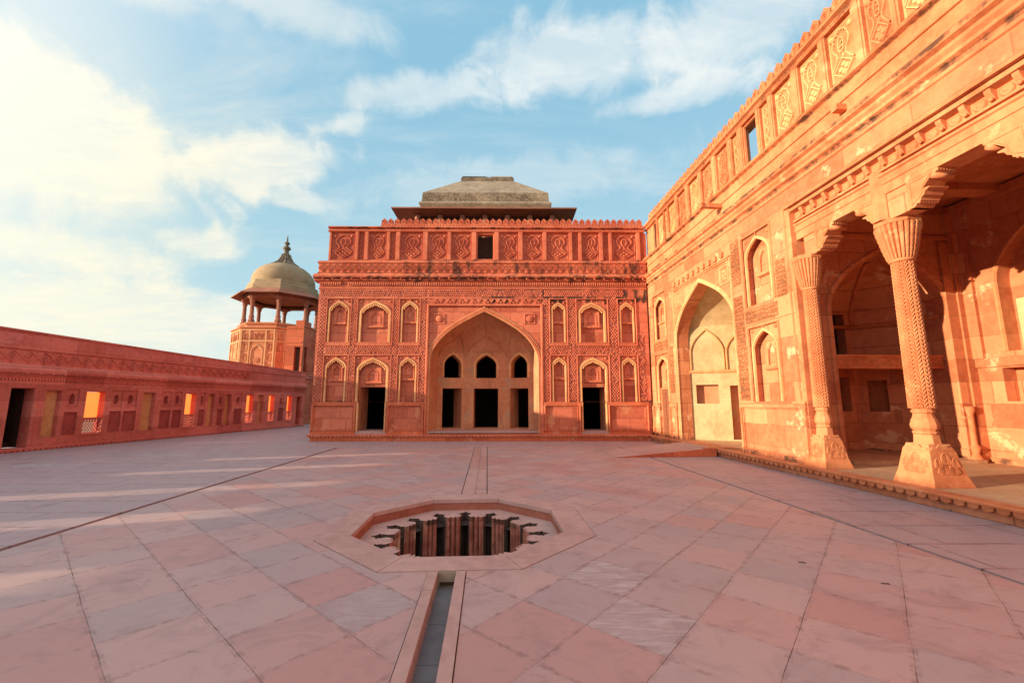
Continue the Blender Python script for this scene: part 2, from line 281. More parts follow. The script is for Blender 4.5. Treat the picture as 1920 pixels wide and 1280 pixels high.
# ------------------------------------------------------------------ mesh builder
class MB:
    """collects faces in a frame: x along the wall, y into the wall, z up"""
    def __init__(s): s.v = []; s.f = []; s.sm = []; s.mi = []; s.cur = 0
    def add(s, pts, faces, smooth=False):
        o = len(s.v); s.v += [tuple(p) for p in pts]
        for f in faces: s.f.append(tuple(o + i for i in f)); s.sm.append(smooth); s.mi.append(s.cur)
    def box(s, x0, x1, y0, y1, z0, z1):
        p = [(x, y, z) for z in (z0, z1) for y in (y0, y1) for x in (x0, x1)]
        s.add(p, [(0, 1, 5, 4), (1, 3, 7, 5), (3, 2, 6, 7), (2, 0, 4, 6), (4, 5, 7, 6), (2, 3, 1, 0)])
    def plate(s, loops, y0, y1, back=False, sides=True):
        """polygon with holes in the x-z plane, face at y0, returns running back to y1"""
        tri = tessellate_polygon([[Vector((p[0], p[1], 0)) for p in l] for l in loops])
        flat = [p for l in loops for p in l]; n = len(flat)
        pts = [(p[0], y0, p[1]) for p in flat]; faces = [tuple(q) for q in tri]
        s.add(pts, faces)
        if back: s.add([(p[0], y1, p[1]) for p in flat], faces)
        if sides:
            for l in loops:
                k = len(l); s.add([(p[0], y0, p[1]) for p in l] + [(p[0], y1, p[1]) for p in l], [(i, (i + 1) % k, k + (i + 1) % k, k + i) for i in range(k)])
    def prof(s, pr, x0, x1, caps=True):
        """profile [(y,z)] drawn along x"""
        k = len(pr)
        s.add([(x0, y, z) for y, z in pr] + [(x1, y, z) for y, z in pr], [(i, (i + 1) % k, k + (i + 1) % k, k + i) for i in range(k)])
        if caps:
            tri = tessellate_polygon([[Vector((y, z, 0)) for y, z in pr]])
            for x in (x0, x1): s.add([(x, y, z) for y, z in pr], [tuple(q) for q in tri])
    def rib(s, path, w, y0, h, closed=False, top=.5):
        """raised moulding along a path [(x,z)] on the plane y0, standing h proud"""
        n = len(path); P = [Vector(p) for p in path]; off = []
        for i in range(n):
            a = P[i - 1] if (i or closed) else P[i]; c = P[(i + 1) % n] if (i < n - 1 or closed) else P[i]
            d1 = (P[i] - a); d2 = (c - P[i])
            if d1.length < 1e-7: d1 = d2
            if d2.length < 1e-7: d2 = d1
            d1 = d1.normalized(); d2 = d2.normalized(); n1 = Vector((-d1.y, d1.x)); n2 = Vector((-d2.y, d2.x)); m_ = n1 + n2
            m_ = n1 if m_.length < 1e-4 else m_ / max(.35, m_.dot(n1))
            off.append(m_)
        pts = []
        for i in range(n):
            for (k, yy) in ((.5, y0), (.5 * top, y0 - h), (-.5 * top, y0 - h), (-.5, y0)):
                q = P[i] + off[i] * (w * k); pts.append((q.x, yy, q.y))
        f = []
        for i in range(n if closed else n - 1):
            a, c = 4 * i, 4 * ((i + 1) % n)
            for j in range(3): f.append((a + j, a + j + 1, c + j + 1, c + j))
        if not closed: f += [(0, 1, 2, 3), (4 * n - 4, 4 * n - 3, 4 * n - 2, 4 * n - 1)]
        s.add(pts, f)
    def lathe(s, pr, n, cx=0, cy=0, ph=0, smooth=False, cap=True, a0=0, a1=2 * math.pi):
        full = abs(a1 - a0 - 2 * math.pi) < 1e-6; m_ = n if full else n + 1
        pts = [(cx + r * math.cos(ph + a0 + (a1 - a0) * i / n), cy + r * math.sin(ph + a0 + (a1 - a0) * i / n), z) for r, z in pr for i in range(m_)]
        f = []
        for j in range(len(pr) - 1):
            for i in range(n): f.append((j * m_ + i, j * m_ + (i + 1) % m_, (j + 1) * m_ + (i + 1) % m_, (j + 1) * m_ + i))
        if cap and full: f += [tuple(range(m_)), tuple((len(pr) - 1) * m_ + i for i in range(m_))]
        s.add(pts, f, smooth)
    def boss(s, cx, cz, pr, n=14):
        """turned boss on a wall: profile [(r, y)]"""
        m_ = len(pr); pts = [(cx + r * math.cos(2 * math.pi * i / n), y, cz + r * math.sin(2 * math.pi * i / n)) for r, y in pr for i in range(n)]
        f = [(j * n + i, j * n + (i + 1) % n, (j + 1) * n + (i + 1) % n, (j + 1) * n + i) for j in range(m_ - 1) for i in range(n)]
        f.append(tuple((m_ - 1) * n + i for i in range(n))); s.add(pts, f, True)
    def bead(s, x, y, z, r, sx=1, sy=1, sz=1):
        n, k = 6, 4; pts = []; f = []
        for j in range(k + 1):
            a = math.pi * j / k
            for i in range(n): pts.append((x + sx * r * math.sin(a) * math.cos(2 * math.pi * i / n), y + sy * r * math.sin(a) * math.sin(2 * math.pi * i / n), z + sz * r * math.cos(a)))
        for j in range(k):
            for i in range(n): f.append((j * n + i, j * n + (i + 1) % n, (j + 1) * n + (i + 1) % n, (j + 1) * n + i))
        s.add(pts, f, True)
    def hexes(s, x0, x1, z0, z1, y, p=.09, h=.024, avoid=(), drop=.04, kind=0):
        """fretwork: a grid of raised cells, only those wholly inside the rectangle"""
        dxp, dzp = p, p * .866; rows = int((z1 - z0) / dzp)
        for j in range(rows):
            zc = z0 + (j + .5) * (z1 - z0) / rows; nn = max(1, int((x1 - x0) / dxp))
            for i in range(nn):
                xc = x0 + (i + .5 + (.25 if j % 2 else -.25)) * (x1 - x0) / nn
                if random.random() < drop or any(a <= xc <= b_ and c <= zc <= d for a, b_, c, d in avoid): continue
                r_ = p * .47; t_ = random.uniform(-.15, .15) + (.5 if kind else 0); hh = h * random.uniform(.7, 1.15)
                nseg = 6 if not kind else 3
                if kind: t_ = random.uniform(0, 6.28); xc += random.uniform(-.2, .2) * p; zc += random.uniform(-.2, .2) * p; r_ *= random.uniform(.85, 1.2)
                a_ = [(xc + r_ * math.cos(t_ + math.pi / 6 + 2 * math.pi * q / nseg), zc + r_ * math.sin(t_ + math.pi / 6 + 2 * math.pi * q / nseg)) for q in range(nseg)]
                b2 = [(xc + .58 * (u - xc), zc + .58 * (w - zc)) for u, w in a_]
                s.add([(u, y, w) for u, w in a_] + [(u, y - hh, w) for u, w in b2], [(q, (q + 1) % nseg, nseg + (q + 1) % nseg, nseg + q) for q in range(nseg)] + [tuple(range(nseg, 2 * nseg))])
    def mesh(s, name):
        me = bpy.data.meshes.new(name); me.from_pydata(s.v, [], s.f); me.validate()
        if len(me.polygons) == len(s.sm):
            me.polygons.foreach_set('use_smooth', s.sm); me.polygons.foreach_set('material_index', s.mi)
        bm = bmesh.new(); bm.from_mesh(me); bmesh.ops.recalc_face_normals(bm, faces=bm.faces); bm.to_mesh(me); bm.free()
        return me
    def obj(s, name, mat, parent=None, loc=None):
        me = s.mesh(name)
        for q in ((mat,) if isinstance(mat, str) else mat): me.materials.append(M[q])
        o = bpy.data.objects.new(name, me); COL.objects.link(o)
        if parent: o.parent = parent
        if loc: o.location = loc
        return o
def tag(o, label=None, cat=None, group=None, kind=None):
    for k, v in (('label', label), ('category', cat), ('group', group), ('kind', kind)):
        if v: o[k] = v
    return o
def empty(name, loc, rz=0):
    o = bpy.data.objects.new(name, None); COL.objects.link(o); o.location = loc; o.rotation_euler = (0, 0, rz); o.empty_display_size = .3
    return o
def share(o, parent, loc):
    c = o.copy(); COL.objects.link(c); c.parent = parent; c.location = loc; return c

# arch outline: half profile (distance from centre, height), sampled smoothly
_ctl = [(1, 0), (.988, .12), (.945, .24), (.87, .37), (.76, .505), (.62, .635), (.46, .745), (.31, .835), (.15, .925), (0, 1)]
def _prof(n):
    P = [(1.0, -.12)] + _ctl + [(-.15, 1.075)]; out = []
    for i in range(1, len(P) - 2):
        for k in range(n):
            t = k / n; r = []
            for q in (0, 1):
                a, b, c, d = P[i - 1][q], P[i][q], P[i + 1][q], P[i + 2][q]
                r.append(.5 * (2 * b + (c - a) * t + (2 * a - 5 * b + 4 * c - d) * t * t + (3 * b - a - 3 * c + d) * t ** 3))
            out.append(tuple(r))
    out.append((0.0, 1.0)); return out
PROF = {1: _prof(1), 2: _prof(2), 4: _prof(4)}
def kof(h):
    """half width factor of the arch at relative height h"""
    if h <= 0: return 1.0
    pr = PROF[4]
    for a, b in zip(pr, pr[1:]):
        if a[1] <= h <= b[1] + 1e-9: return a[0] + (b[0] - a[0]) * (h - a[1]) / max(1e-9, b[1] - a[1])
    return 0.0
def arch(cx, hw, z0, zs, za, n=2, d=0.0):
    """closed loop of an arched opening; d grows it outwards"""
    L = [(cx - (hw + d), z0)] if zs > z0 + 1e-6 else []
    H = za - zs
    left = [(cx - (hw + d) * x, zs + (H + d * 1.1) * h) for x, h in PROF[n]]
    right = [(cx + (hw + d) * x, zs + (H + d * 1.1) * h) for x, h in reversed(PROF[n][:-1])]
    L += left + right
    if zs > z0 + 1e-6: L.append((cx + hw + d, z0))
    return L
def rect(x0, x1, z0, z1): return [(x0, z0), (x1, z0), (x1, z1), (x0, z1)]

# ------------------------------------------------------------------ ornament shared by the buildings
def bud_fringe(cx, hw, zs, za, y, n=15, r=.026):
    """hanging lotus buds along the inner edge of an arch"""
    mb = MB(); H = za - zs; path = [(cx - hw * x, zs + H * h) for x, h in PROF[4]] + [(cx + hw * x, zs + H * h) for x, h in reversed(PROF[4][:-1])]
    seg = [0]
    for a, b in zip(path, path[1:]): seg.append(seg[-1] + math.dist(a, b))
    for i in range(n):
        d = seg[-1] * (i + .5) / n
        for k in range(len(path) - 1):
            if seg[k] <= d <= seg[k + 1]:
                f = (d - seg[k]) / (seg[k + 1] - seg[k]); x = path[k][0] + f * (path[k + 1][0] - path[k][0]); z = path[k][1] + f * (path[k + 1][1] - path[k][1])
                vx, vz = cx - x, (zs + H * .1) - z; l = math.hypot(vx, vz) or 1
                mb.bead(x + vx / l * r * 1.2, y, z + vz / l * r * 1.2, r, 1, .9, 1.25); break
    return mb

def niche(parent, x0, x1, z0, z1, za, mats, door=None, fringe=True, inner=True, y0=0.0, depth=.17, wood=False):
    """rectangular frame holding a pointed blind arch with a tiny carved niche on a ledge; door=(x0,x1,ztop) opens its foot"""
    wall_m, trim_m, buff_m = mats
    cx = (x0 + x1) / 2; W_ = x1 - x0; hw = W_ / 2 - (.075 if W_ < 1.3 else .09); mw = .085 if W_ < 1.3 else .12
    zs = za - hw * (1.02 if W_ < 1.3 else .80)
    b = MB()
    b.plate([rect(x0, x1, z0, z1), arch(cx, hw, z0 + .002, zs, za)], y0 + .035, y0 + depth)     # spandrel
    ins = [rect(x0 + .02, x1 - .02, z0, z1 - .02)]
    if door: ins.append(rect(door[0], door[1], z0 - 2 if door[2] < z0 else door[3], door[2])) if False else None
    holes = []
    if door: holes.append(rect(door[0], door[1], z0 + .001, door[2]))
    b.plate([rect(x0, x1, z0, z1)] + holes, y0 + depth, y0 + depth + .05)
    part = b.obj('blind_niche' if not door else 'door_niche', wall_m, parent)
    f = MB()
    f.rib([(x0, z0), (x0, z1), (x1, z1), (x1, z0)], .055, y0, .035, top=.55)                  # outer frame
    for sx in (-1, 1): f.boss(cx + sx * (hw - .07), za - .03, [(.05, y0 + .035), (.05, y0 + .01), (.03, y0 + .005), (.028, y0 - .01), (.012, y0 - .015)], 10)
    f.bead(cx, y0 + .01, za + mw * .55, .035, .7, .7, 1.4)
    f.obj('frame', trim_m, part)
    a = MB(); a.rib(arch(cx, hw - mw * .42, z0 + .002, zs, za - mw * .45), mw, y0 + .035, .045, top=.62)
    a.obj('arch_moulding', buff_m, part)
    if fringe:
        bud_fringe(cx, hw - mw * .92, zs, za - mw, y0 + .02, n=11 if W_ < 1.3 else 17, r=.036 if W_ < 1.3 else .042).obj('bud_fringe', buff_m, part)
    if inner:
        i_ = MB(); w2 = (.24 if W_ < 1.3 else .33); zt = za - hw * .62; zb = zt - .68 if not door else max(zt - .62, door[2] + .06)
        yb = y0 + depth
        i_.plate([rect(cx - w2, cx + w2, zb, zt), arch(cx, w2 * .58, zb + .05, zb + (zt - zb) * .5, zt - .08, 1)], yb - .035, yb)
        i_.rib(rect(cx - w2, cx + w2, zb, zt), .03, yb - .035, .015, closed=True)
        i_.rib(arch(cx, w2 * .62, zb + .05, zb + (zt - zb) * .5, zt - .055, 1), .03, yb - .035, .015)
        i_.box(cx - w2 - .06, cx + w2 + .06, yb - .09, yb, zb - .055, zb)
        nb = 6 if W_ < 1.3 else 8
        for q in range(nb): i_.bead(cx - w2 + (q + .5) * 2 * w2 / nb, yb - .06, zb - .065, .025)
        for q in range(9):
            an = math.pi * (q + .5) / 9; i_.bead(cx - w2 * .5 * math.cos(an), yb - .03, zb + (zt - zb) * .5 + (zt - zb) * .33 * math.sin(an), .016)
        i_.obj('inner_niche', trim_m, part)
    return part

def relief_panel(parent, x0, x1, z0, z1, y, mats, narrow=False):
    """sunk parapet panel with a cusped flask, a leaf and a rosette lozenge in relief"""
    b = MB(); b.cur = 1; b.box(x0, x1, y, y + .03, z0, z1); b.cur = 0
    cx = (x0 + x1) / 2; w = (x1 - x0) / 2; H = z1 - z0; X = lambda u: cx + u * w; Z = lambda v: z0 + v * H
    rw = .040
    if narrow:
        b.rib([(X(-.7), Z(.97)), (X(-.7), Z(.03)), (X(.7), Z(.03)), (X(.7), Z(.97))], .022, y, .02, closed=True)
        for ph in (0, 1):
            b.rib([(X(.5 * math.sin(ph * math.pi + q * .55)), Z(.06 + .88 * q / 23)) for q in range(24)], .026, y, .035)
    else:
        b.rib(rect(X(-.93), X(.93), Z(.03), Z(.97)), .03, y, .016, closed=True)
        def half(pts): return [(X(-u), Z(v)) for u, v in pts] + [(X(u), Z(v)) for u, v in reversed(pts)]
        pts = [(.84, .27), (.55, .36), (.34, .45), (.37, .53), (.56, .60), (.66, .68), (.62, .75), (.56, .755), (.58, .81), (.47, .825), (.44, .875), (.31, .87), (.24, .915), (.12, .90), (0.0, .94)]
        full = half(pts[:-1]); mid = len(pts) - 1; full.insert(mid, (X(0), Z(.94)))
        b.rib(full, rw, y, .045)
        leaf = [(X(.22 * math.sin(2 * math.pi * q / 14) * (1 if q % 2 else 1)), Z(.655 + .125 * -math.cos(2 * math.pi * q / 14) * 1.05)) for q in range(14)]
        b.rib(leaf, rw * .9, y, .045, closed=True)
        b.rib([(X(0), Z(.54)), (X(0), Z(.46)), (X(-.12), Z(.43))], rw, y, .02); b.rib([(X(0), Z(.46)), (X(.12), Z(.43))], rw, y, .02)
        for k in (-.07, .0, .07): b.bead(X(k * 1.3), y - .02, Z(.655 + (.05 if k == 0 else -.03)), .024)
        b.rib([(X(-.72), Z(.235)), (X(0), Z(.06)), (X(.72), Z(.235)), (X(0), Z(.41))], rw, y, .045, closed=True)
        for q in range(4):
            a = q * math.pi / 2; b.boss(X(.23 * math.cos(a)), Z(.235 + .07 * math.sin(a)), [(.055, y), (.05, y - .035), (.025, y - .04), (.02, y - .02)], 8)
        for sx in (-1, 1): b.boss(X(.74 * sx), Z(.89), [(.065, y), (.06, y - .035), (.03, y - .04), (.02, y - .05)], 10)
    return b.obj('relief_panel', mats, parent)

def merlon_mesh(sp):
    """one pointed merlon with a spiral boss on its own length of pierced base"""
    b = MB(); h = sp / 2
    dia = lambda cx: [(cx - .042, .065), (cx - .014, .052), (cx, .015), (cx + .014, .052), (cx + .042, .065), (cx + .014, .078), (cx, .115), (cx - .014, .078)]
    b.plate([rect(-h, h, 0, .135), dia(-h / 2), dia(h / 2)], 0, .09, back=True)
    b.box(-h, h, -.012, .10, .135, .155)
    half = [(.085, .155), (.125, .19), (.128, .27), (.115, .32), (.06, .37), (.02, .405)]
    k = sp / .2915; half = [(u * k, v) for u, v in half]
    lp = [(-u, v) for u, v in half] + [(0, .435)] + [(u, v) for u, v in reversed(half)]
    b.plate([lp], 0, .08, back=True)
    b.rib([(u * .86, .155 + (v - .155) * .9) for u, v in lp], .018, 0, .012)
    sp_ = []
    for q in range(18):
        a = q * .62; r_ = .075 * (1 - q / 20); sp_.append((r_ * math.cos(a), .245 + r_ * math.sin(a)))
    b.rib(sp_, .018, 0, .016)
    return b

def facet(mb, p, q, z0, z1, holes=(), flip=1):
    """upright wall piece from p to q (plan points), with holes given in (u,z)"""
    P, Q = Vector((p[0], p[1])), Vector((q[0], q[1])); L = (Q - P).length; d = (Q - P) / L
    loops = [rect(0, L, z0, z1)] + list(holes)
    tri = tessellate_polygon([[Vector((a[0], a[1], 0)) for a in l] for l in loops]); flat = [a for l in loops for a in l]
    mb.add([(P.x + d.x * a[0], P.y + d.y * a[0], a[1]) for a in flat], [tuple(x) for x in tri])
    return P, d, L
def tunnel(mb, P, d, loop, vec):
    k = len(loop); a = [(P.x + d.x * u, P.y + d.y * u, z) for u, z in loop]; c = [(x + vec[0], y + vec[1], z) for x, y, z in a]
    mb.add(a + c, [(i, (i + 1) % k, k + (i + 1) % k, k + i) for i in range(k)])
def conch(mb, base, cx, yf, z0, zs, za, n=22):
    """half-dome over a plan polyline: horizontal slices shrinking towards the arch's point"""
    k0 = kof((z0 - zs) / (za - zs)); rows = []
    for i in range(n + 1):
        t = 1 - (1 - i / n) ** 1.35; z = z0 + (za + .02 - z0) * t; k = kof(min(1, (z - zs) / (za - zs))) / k0
        rows.append([(cx + (x - cx) * k, yf + (y - yf) * k, z) for x, y in base])
    m_ = len(base); pts = [p for r_ in rows for p in r_]
    mb.add(pts, [(j * m_ + i, j * m_ + i + 1, (j + 1) * m_ + i + 1, (j + 1) * m_ + i) for j in range(n) for i in range(m_ - 1)], False)
def ribline(mb, pts, r=.035):
    """small round rib through 3d points"""
    P = [Vector(p) for p in pts]; ring = []
    for i, p in enumerate(P):
        d = (P[min(i + 1, len(P) - 1)] - P[max(i - 1, 0)]).normalized(); a = d.orthogonal().normalized() if i == 0 else (a - d * a.dot(d)).normalized(); c = d.cross(a)
        ring.append([p + (a * math.cos(k * math.pi / 3) + c * math.sin(k * math.pi / 3)) * r for k in range(6)])
    v = [tuple(x) for r_ in ring for x in r_]
    mb.add(v, [(6 * i + k, 6 * i + (k + 1) % 6, 6 * i + 6 + (k + 1) % 6, 6 * i + 6 + k) for i in range(len(P) - 1) for k in range(6)], True)

def plinth_edge(x0, x1, ztop, yf, step=.155, drop=0.0):
    """overhanging plinth lip with a hanging scallop row"""
    b = MB(); n = int((x1 - x0) / step)
    b.prof([(yf - .035, ztop - .045), (yf - .035, ztop - .012), (yf - .02, ztop), (yf + .25, ztop), (yf + .25, ztop - .045)], x0, x1)
    for i in range(n):
        xc = x0 + (i + .5) * (x1 - x0) / n; w = step * .40 * random.uniform(.93, 1.05)
        lp = [(xc - w, ztop - .045), (xc - w, ztop - .075)] + [(xc - w * math.cos(a), ztop - .075 - w * .62 * math.sin(a)) for a in [math.pi * q / 6 for q in range(1, 6)]] + [(xc + w, ztop - .075), (xc + w, ztop - .045)]
        b.plate([lp], yf - .028 + random.uniform(-.003, .003), yf + .01)
    return b

# ------------------------------------------------------------------ ground, paving
PC = (-.34, 5.99); PA = 1.30                      # pool centre and inner apothem
def octo(ap, c=PC): return [(c[0] + ap / math.cos(math.pi / 8) * math.cos(math.pi / 8 + k * math.pi / 4), c[1] + ap / math.cos(math.pi / 8) * math.sin(math.pi / 8 + k * math.pi / 4)) for k in range(8)]
def ground_plate(loops, z, depth=.05):
    b = MB(); b.plate(loops, 0, depth); b.v = [(x, w, z - y) for x, y, w in b.v]; return b
RIM = 1.68
CH0, CH1 = -.555, -.185
GL, GR, GY = -5.33, 4.78, 15.62
outer = ground_plate([rect(-22, 14, -14, 44), rect(GL - .035, GR + .03, -13.9, GY + .02)], 0).obj('border_paving', 'pave0'); tag(outer, kind='structure')
inner = ground_plate([rect(GL + .06, GR - .03, -13.9, GY - .025), octo(RIM), rect(CH0, CH1, -6, 4.30)], 0).obj('courtyard_floor', 'pave45'); tag(inner, kind='structure')
g = MB(); g.box(GL - .1, GL + .1, -13.9, GY + .1, -.09, -.035); g.box(GR - .1, GR + .1, -13.9, GY + .1, -.09, -.03); g.box(GL + .1, GR - .1, GY - .1, GY + .1, -.09, -.035)
for xa in (-.45, .0): g.box(xa, xa + .014, 7.69, GY - .05, -.01, .0035)
tag(g.obj('drain_groove', 'groove'), kind='structure')
gp = ground_plate([rect(-.435, -.01, 7.68, GY - .05)], .004, .004).obj('path', 'pathm'); tag(gp, kind='structure')
gg = MB(); gg.box(-4000, 4000, -4000, 6000, -8.2, -8); tag(gg.obj('ground', 'ground'), kind='structure')

# ------------------------------------------------------------------ octagonal pool
pool = tag(empty('octagonal_pool', (PC[0], PC[1], 0)), 'sunken octagonal stone fountain basin with a scalloped pit in the courtyard floor', 'fountain basin')
O = (0, 0)
rim = MB(); ro, ri = octo(RIM - .009, O), octo(PA, O)
for k in range(8):
    j = (k + 1) % 8
    A, B, Cc, D = [Vector(p) for p in (ro[k], ro[j], ri[j], ri[k])]; e = .004
    tdir = (B - A).normalized() * e; A2, B2, C2, D2 = A + tdir, B - tdir, Cc - tdir, D + tdir
    rim.add([(p.x, p.y, .006) for p in (A2, B2, C2, D2)] + [(p.x, p.y, -.05) for p in (A2, B2, C2, D2)], [(0, 1, 2, 3), (0, 1, 5, 4), (1, 2, 6, 5), (2, 3, 7, 6), (3, 0, 4, 7)])
rim.obj('rim', 'kerb', pool)
bw_ = MB(); a_, c_ = octo(PA + .01, O), octo(PA + .01, O)
bw_.add([(x, y, -.01) for x, y in a_] + [(x, y, -.18) for x, y in c_], [(k, (k + 1) % 8, 8 + (k + 1) % 8, 8 + k) for k in range(8)])
bw_.obj('basin_wall', 'basin', pool)
NP = 16; pit = []; dark = []
for k in range(NP):
    a = math.pi / 2 + k * 2 * math.pi / NP
    def pt(r_, t_, a=a):
        ca, sa = math.cos(a), math.sin(a); return (r_ * ca - t_ * sa, r_ * sa + t_ * ca)
    prev = math.pi / NP
    # notch: narrow neck, round bulge, pointed tip (from right side round to the left)
    seq_ = [(.93, -.070), (.985, -.050), (1.01, -.066), (1.05, -.088), (1.085, -.080), (1.10, -.122), (1.125, -.062), (1.15, -.036), (1.205, 0)]; seq = seq_ + [(r_, -t_) for r_, t_ in reversed(seq_[:-1])]
    dark.append([pt(*s_) for s_ in seq])
    pit += [pt(*s_) for s_ in seq]
    # two or three flutes up to the next notch
    a2 = a + 2 * math.pi / NP
    for q in range(1, 24):
        f = q / 24; an = a + .078 + (2 * math.pi / NP - .156) * f; rr = .955 - .062 * abs(math.sin(3 * math.pi * f)) ** .8 - .012 * math.sin(math.pi * f)
        pit.append((rr * math.cos(an), rr * math.sin(an)))
ledge = MB(); ledge.plate([octo(PA + .01, O), pit], 0, .001, sides=False); ledge.v = [(x, w, -.165 - y) for x, y, w in ledge.v]; ledge.obj('ledge', 'kerb', pool)
kk = len(pit); per = kk // NP
for nm, mt, isn in (('fluted_wall', 'pit', False), ('notch_wall', 'pitdark', True)):
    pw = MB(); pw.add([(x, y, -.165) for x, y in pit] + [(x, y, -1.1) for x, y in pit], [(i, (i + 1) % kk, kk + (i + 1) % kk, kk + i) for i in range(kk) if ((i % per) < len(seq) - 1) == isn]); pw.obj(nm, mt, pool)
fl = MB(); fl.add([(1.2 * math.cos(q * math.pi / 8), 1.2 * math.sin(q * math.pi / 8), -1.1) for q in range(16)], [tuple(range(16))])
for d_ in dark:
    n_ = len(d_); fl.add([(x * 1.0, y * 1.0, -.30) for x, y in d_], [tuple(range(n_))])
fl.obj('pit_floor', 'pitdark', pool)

# ------------------------------------------------------------------ water channel
chn = tag(empty('water_channel', ((CH0 + CH1) / 2, 2.2, 0)), 'narrow stone water channel running from the octagonal basin towards the viewer', 'water channel')
cw = (CH1 - CH0) / 2
for sx in (-1, 1):
    k_ = MB()
    cuts = [-8.1, -1.2, 1.45, 1.72, 2.095] if sx < 0 else [-8.1, -1.5, 1.3, 1.70, 2.095]
    cuts = [-8.1, -2.3, .35, 1.69, 2.095] if sx < 0 else [-8.1, -2.0, .1, 1.71, 2.095]
    for y0_, y1_ in zip(cuts, cuts[1:]):
        xo = random.uniform(-.003, .003)
        k_.box(sx * (cw - .008) + xo, sx * (cw - .098), y0_ + .003, y1_ - .003, -.2, .010 + random.uniform(-.003, .003))
    k_.obj('kerb', 'kerb', chn)
bd = MB()
for y0_, y1_ in ((-8.1, -1.2), (-1.195, .9), (.905, 1.42), (1.425, 2.095)): bd.box(-cw + .09, cw - .09, y0_, y1_, -.22, -.135)
bd.obj('channel_bed', 'bed', chn)
ew = MB(); ew.plate([rect(-cw + .09, cw - .09, -.13, .0), rect(-.07, .07, -.129, -.085)], 2.085, 2.12); ew.obj('end_wall', 'roof', chn)
dk = MB(); dk.box(-cw + .09, cw - .09, 2.105, 2.2, -.14, -.02); dk.obj('culvert', 'pitdark', chn)

# ------------------------------------------------------------------ ramp
rp = tag(empty('stone_ramp', (3.7, 12.4, 0)), 'low red stone ramp rising from the courtyard to the right-hand platform', 'ramp')
r_ = MB()
pts = [(0.0, 0, .004), (.42, 0, .035), (2.95, 0, .243), (3.10, 0, .243), (3.10, 2.1, .243), (.05, 1.7, .004)]
r_.add(pts, [(0, 1, 5), (1, 2, 4, 5), (2, 3, 4)]); r_.obj('ramp_surface', 'pathm', rp)
r_ = MB(); r_.add([(0, 0, .004), (.42, 0, .035), (2.78, 0, .228), (2.78, 0, 0), (.42, 0, 0)], [(0, 1, 4), (1, 2, 3, 4)]); r_.box(2.785, 3.10, -.012, .25, 0, .248); r_.obj('side_wall', 'red_plain', rp)

# ------------------------------------------------------------------ iron clamps set in the slabs
def clamp(x, y, rz, label):
    o = empty('iron_clamp', (x, y, .003), rz); b = MB(); b.box(-.035, .022, -.004, .004, 0, .005); b.obj('bar', 'iron', o)
    b = MB(); b.box(.022, .029, -.016, .004, 0, .005); b.obj('hook', 'iron', o)
    tag(o, label, 'clamp', 'iron clamps across slab joints')
clamp(3.18, 4.32, R(-12), 'short iron clamp across a slab joint, in the middle of the right-hand paving')
clamp(3.55, 3.80, R(-8), 'short iron clamp across a slab joint, nearest the right-hand groove')
# ------------------------------------------------------------------ central palace hall
ANG = -0.04932
hall = tag(empty('palace_hall', (6.86, 17.66, 0), ANG), 'red sandstone palace hall with a great pointed arch, blind niches and a carved parapet', 'building')
SM = -7.08                                          # axis of symmetry
mir = lambda a, b: (2 * SM - b, 2 * SM - a)
PT = .275
HM = ('red', 'red_trim', 'buff')
bays_l = [(-13.91, -12.85), (-12.58, -11.02), (-10.75, -9.84)]
bays_r = [(-4.18, -3.40), (-3.01, -1.62), (-1.19, -.385)]
IF = (-9.52, -4.50)                                 # frame of the great arch
UPZ, LOZ = (4.17, 6.10), (1.62, 3.60)
wall = MB()
holes = [rect(a, b, *UPZ) for a, b in bays_l + bays_r] + [rect(a, b, *LOZ) for a, b in (bays_l[0], bays_l[2], bays_r[0], bays_r[2])]
doors = [(-12.36, -11.18), (-2.84, -1.80)]
loop = [(-14.3, PT), (-12.36, PT), (-12.36, 1.62), (bays_l[1][0], 1.62), (bays_l[1][0], 3.60), (bays_l[1][1], 3.60), (bays_l[1][1], 1.62), (-11.18, 1.62), (-11.18, PT),
        (IF[0], PT), (IF[0], 5.82), (IF[1], 5.82), (IF[1], PT),
        (-2.84, PT), (-2.84, 1.62), (bays_r[1][0], 1.62), (bays_r[1][0], 3.60), (bays_r[1][1], 3.60), (bays_r[1][1], 1.62), (-1.80, 1.62), (-1.80, PT), (.12, PT), (.12, 7.0), (-14.3, 7.0)]
wall.plate([loop] + holes, 0, .2)
wall.box(-14.3, -14.25, .2, 6, PT, 7.0)
wall.obj('wall', 'red', hall)
# dark rooms behind the openings
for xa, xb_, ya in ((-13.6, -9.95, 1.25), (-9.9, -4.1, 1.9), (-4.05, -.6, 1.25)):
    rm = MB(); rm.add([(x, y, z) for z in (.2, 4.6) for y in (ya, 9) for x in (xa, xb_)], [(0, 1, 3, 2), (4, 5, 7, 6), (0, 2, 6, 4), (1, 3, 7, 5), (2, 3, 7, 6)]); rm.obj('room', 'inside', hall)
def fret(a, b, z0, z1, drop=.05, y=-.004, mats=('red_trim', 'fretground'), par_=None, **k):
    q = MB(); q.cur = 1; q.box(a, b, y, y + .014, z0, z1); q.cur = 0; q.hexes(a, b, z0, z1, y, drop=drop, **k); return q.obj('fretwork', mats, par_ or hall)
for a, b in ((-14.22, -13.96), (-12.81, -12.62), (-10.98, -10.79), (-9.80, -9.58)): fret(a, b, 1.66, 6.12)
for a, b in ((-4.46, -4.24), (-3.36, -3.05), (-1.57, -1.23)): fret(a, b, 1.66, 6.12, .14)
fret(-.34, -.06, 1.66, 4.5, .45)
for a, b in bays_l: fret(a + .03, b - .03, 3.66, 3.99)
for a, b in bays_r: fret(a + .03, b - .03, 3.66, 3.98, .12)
for a, b in ((-14.22, -12.9), (-12.85, -9.6), (-9.5, -4.5), (-4.4, -.9)): fret(a, b, 6.2, 6.49, .1)
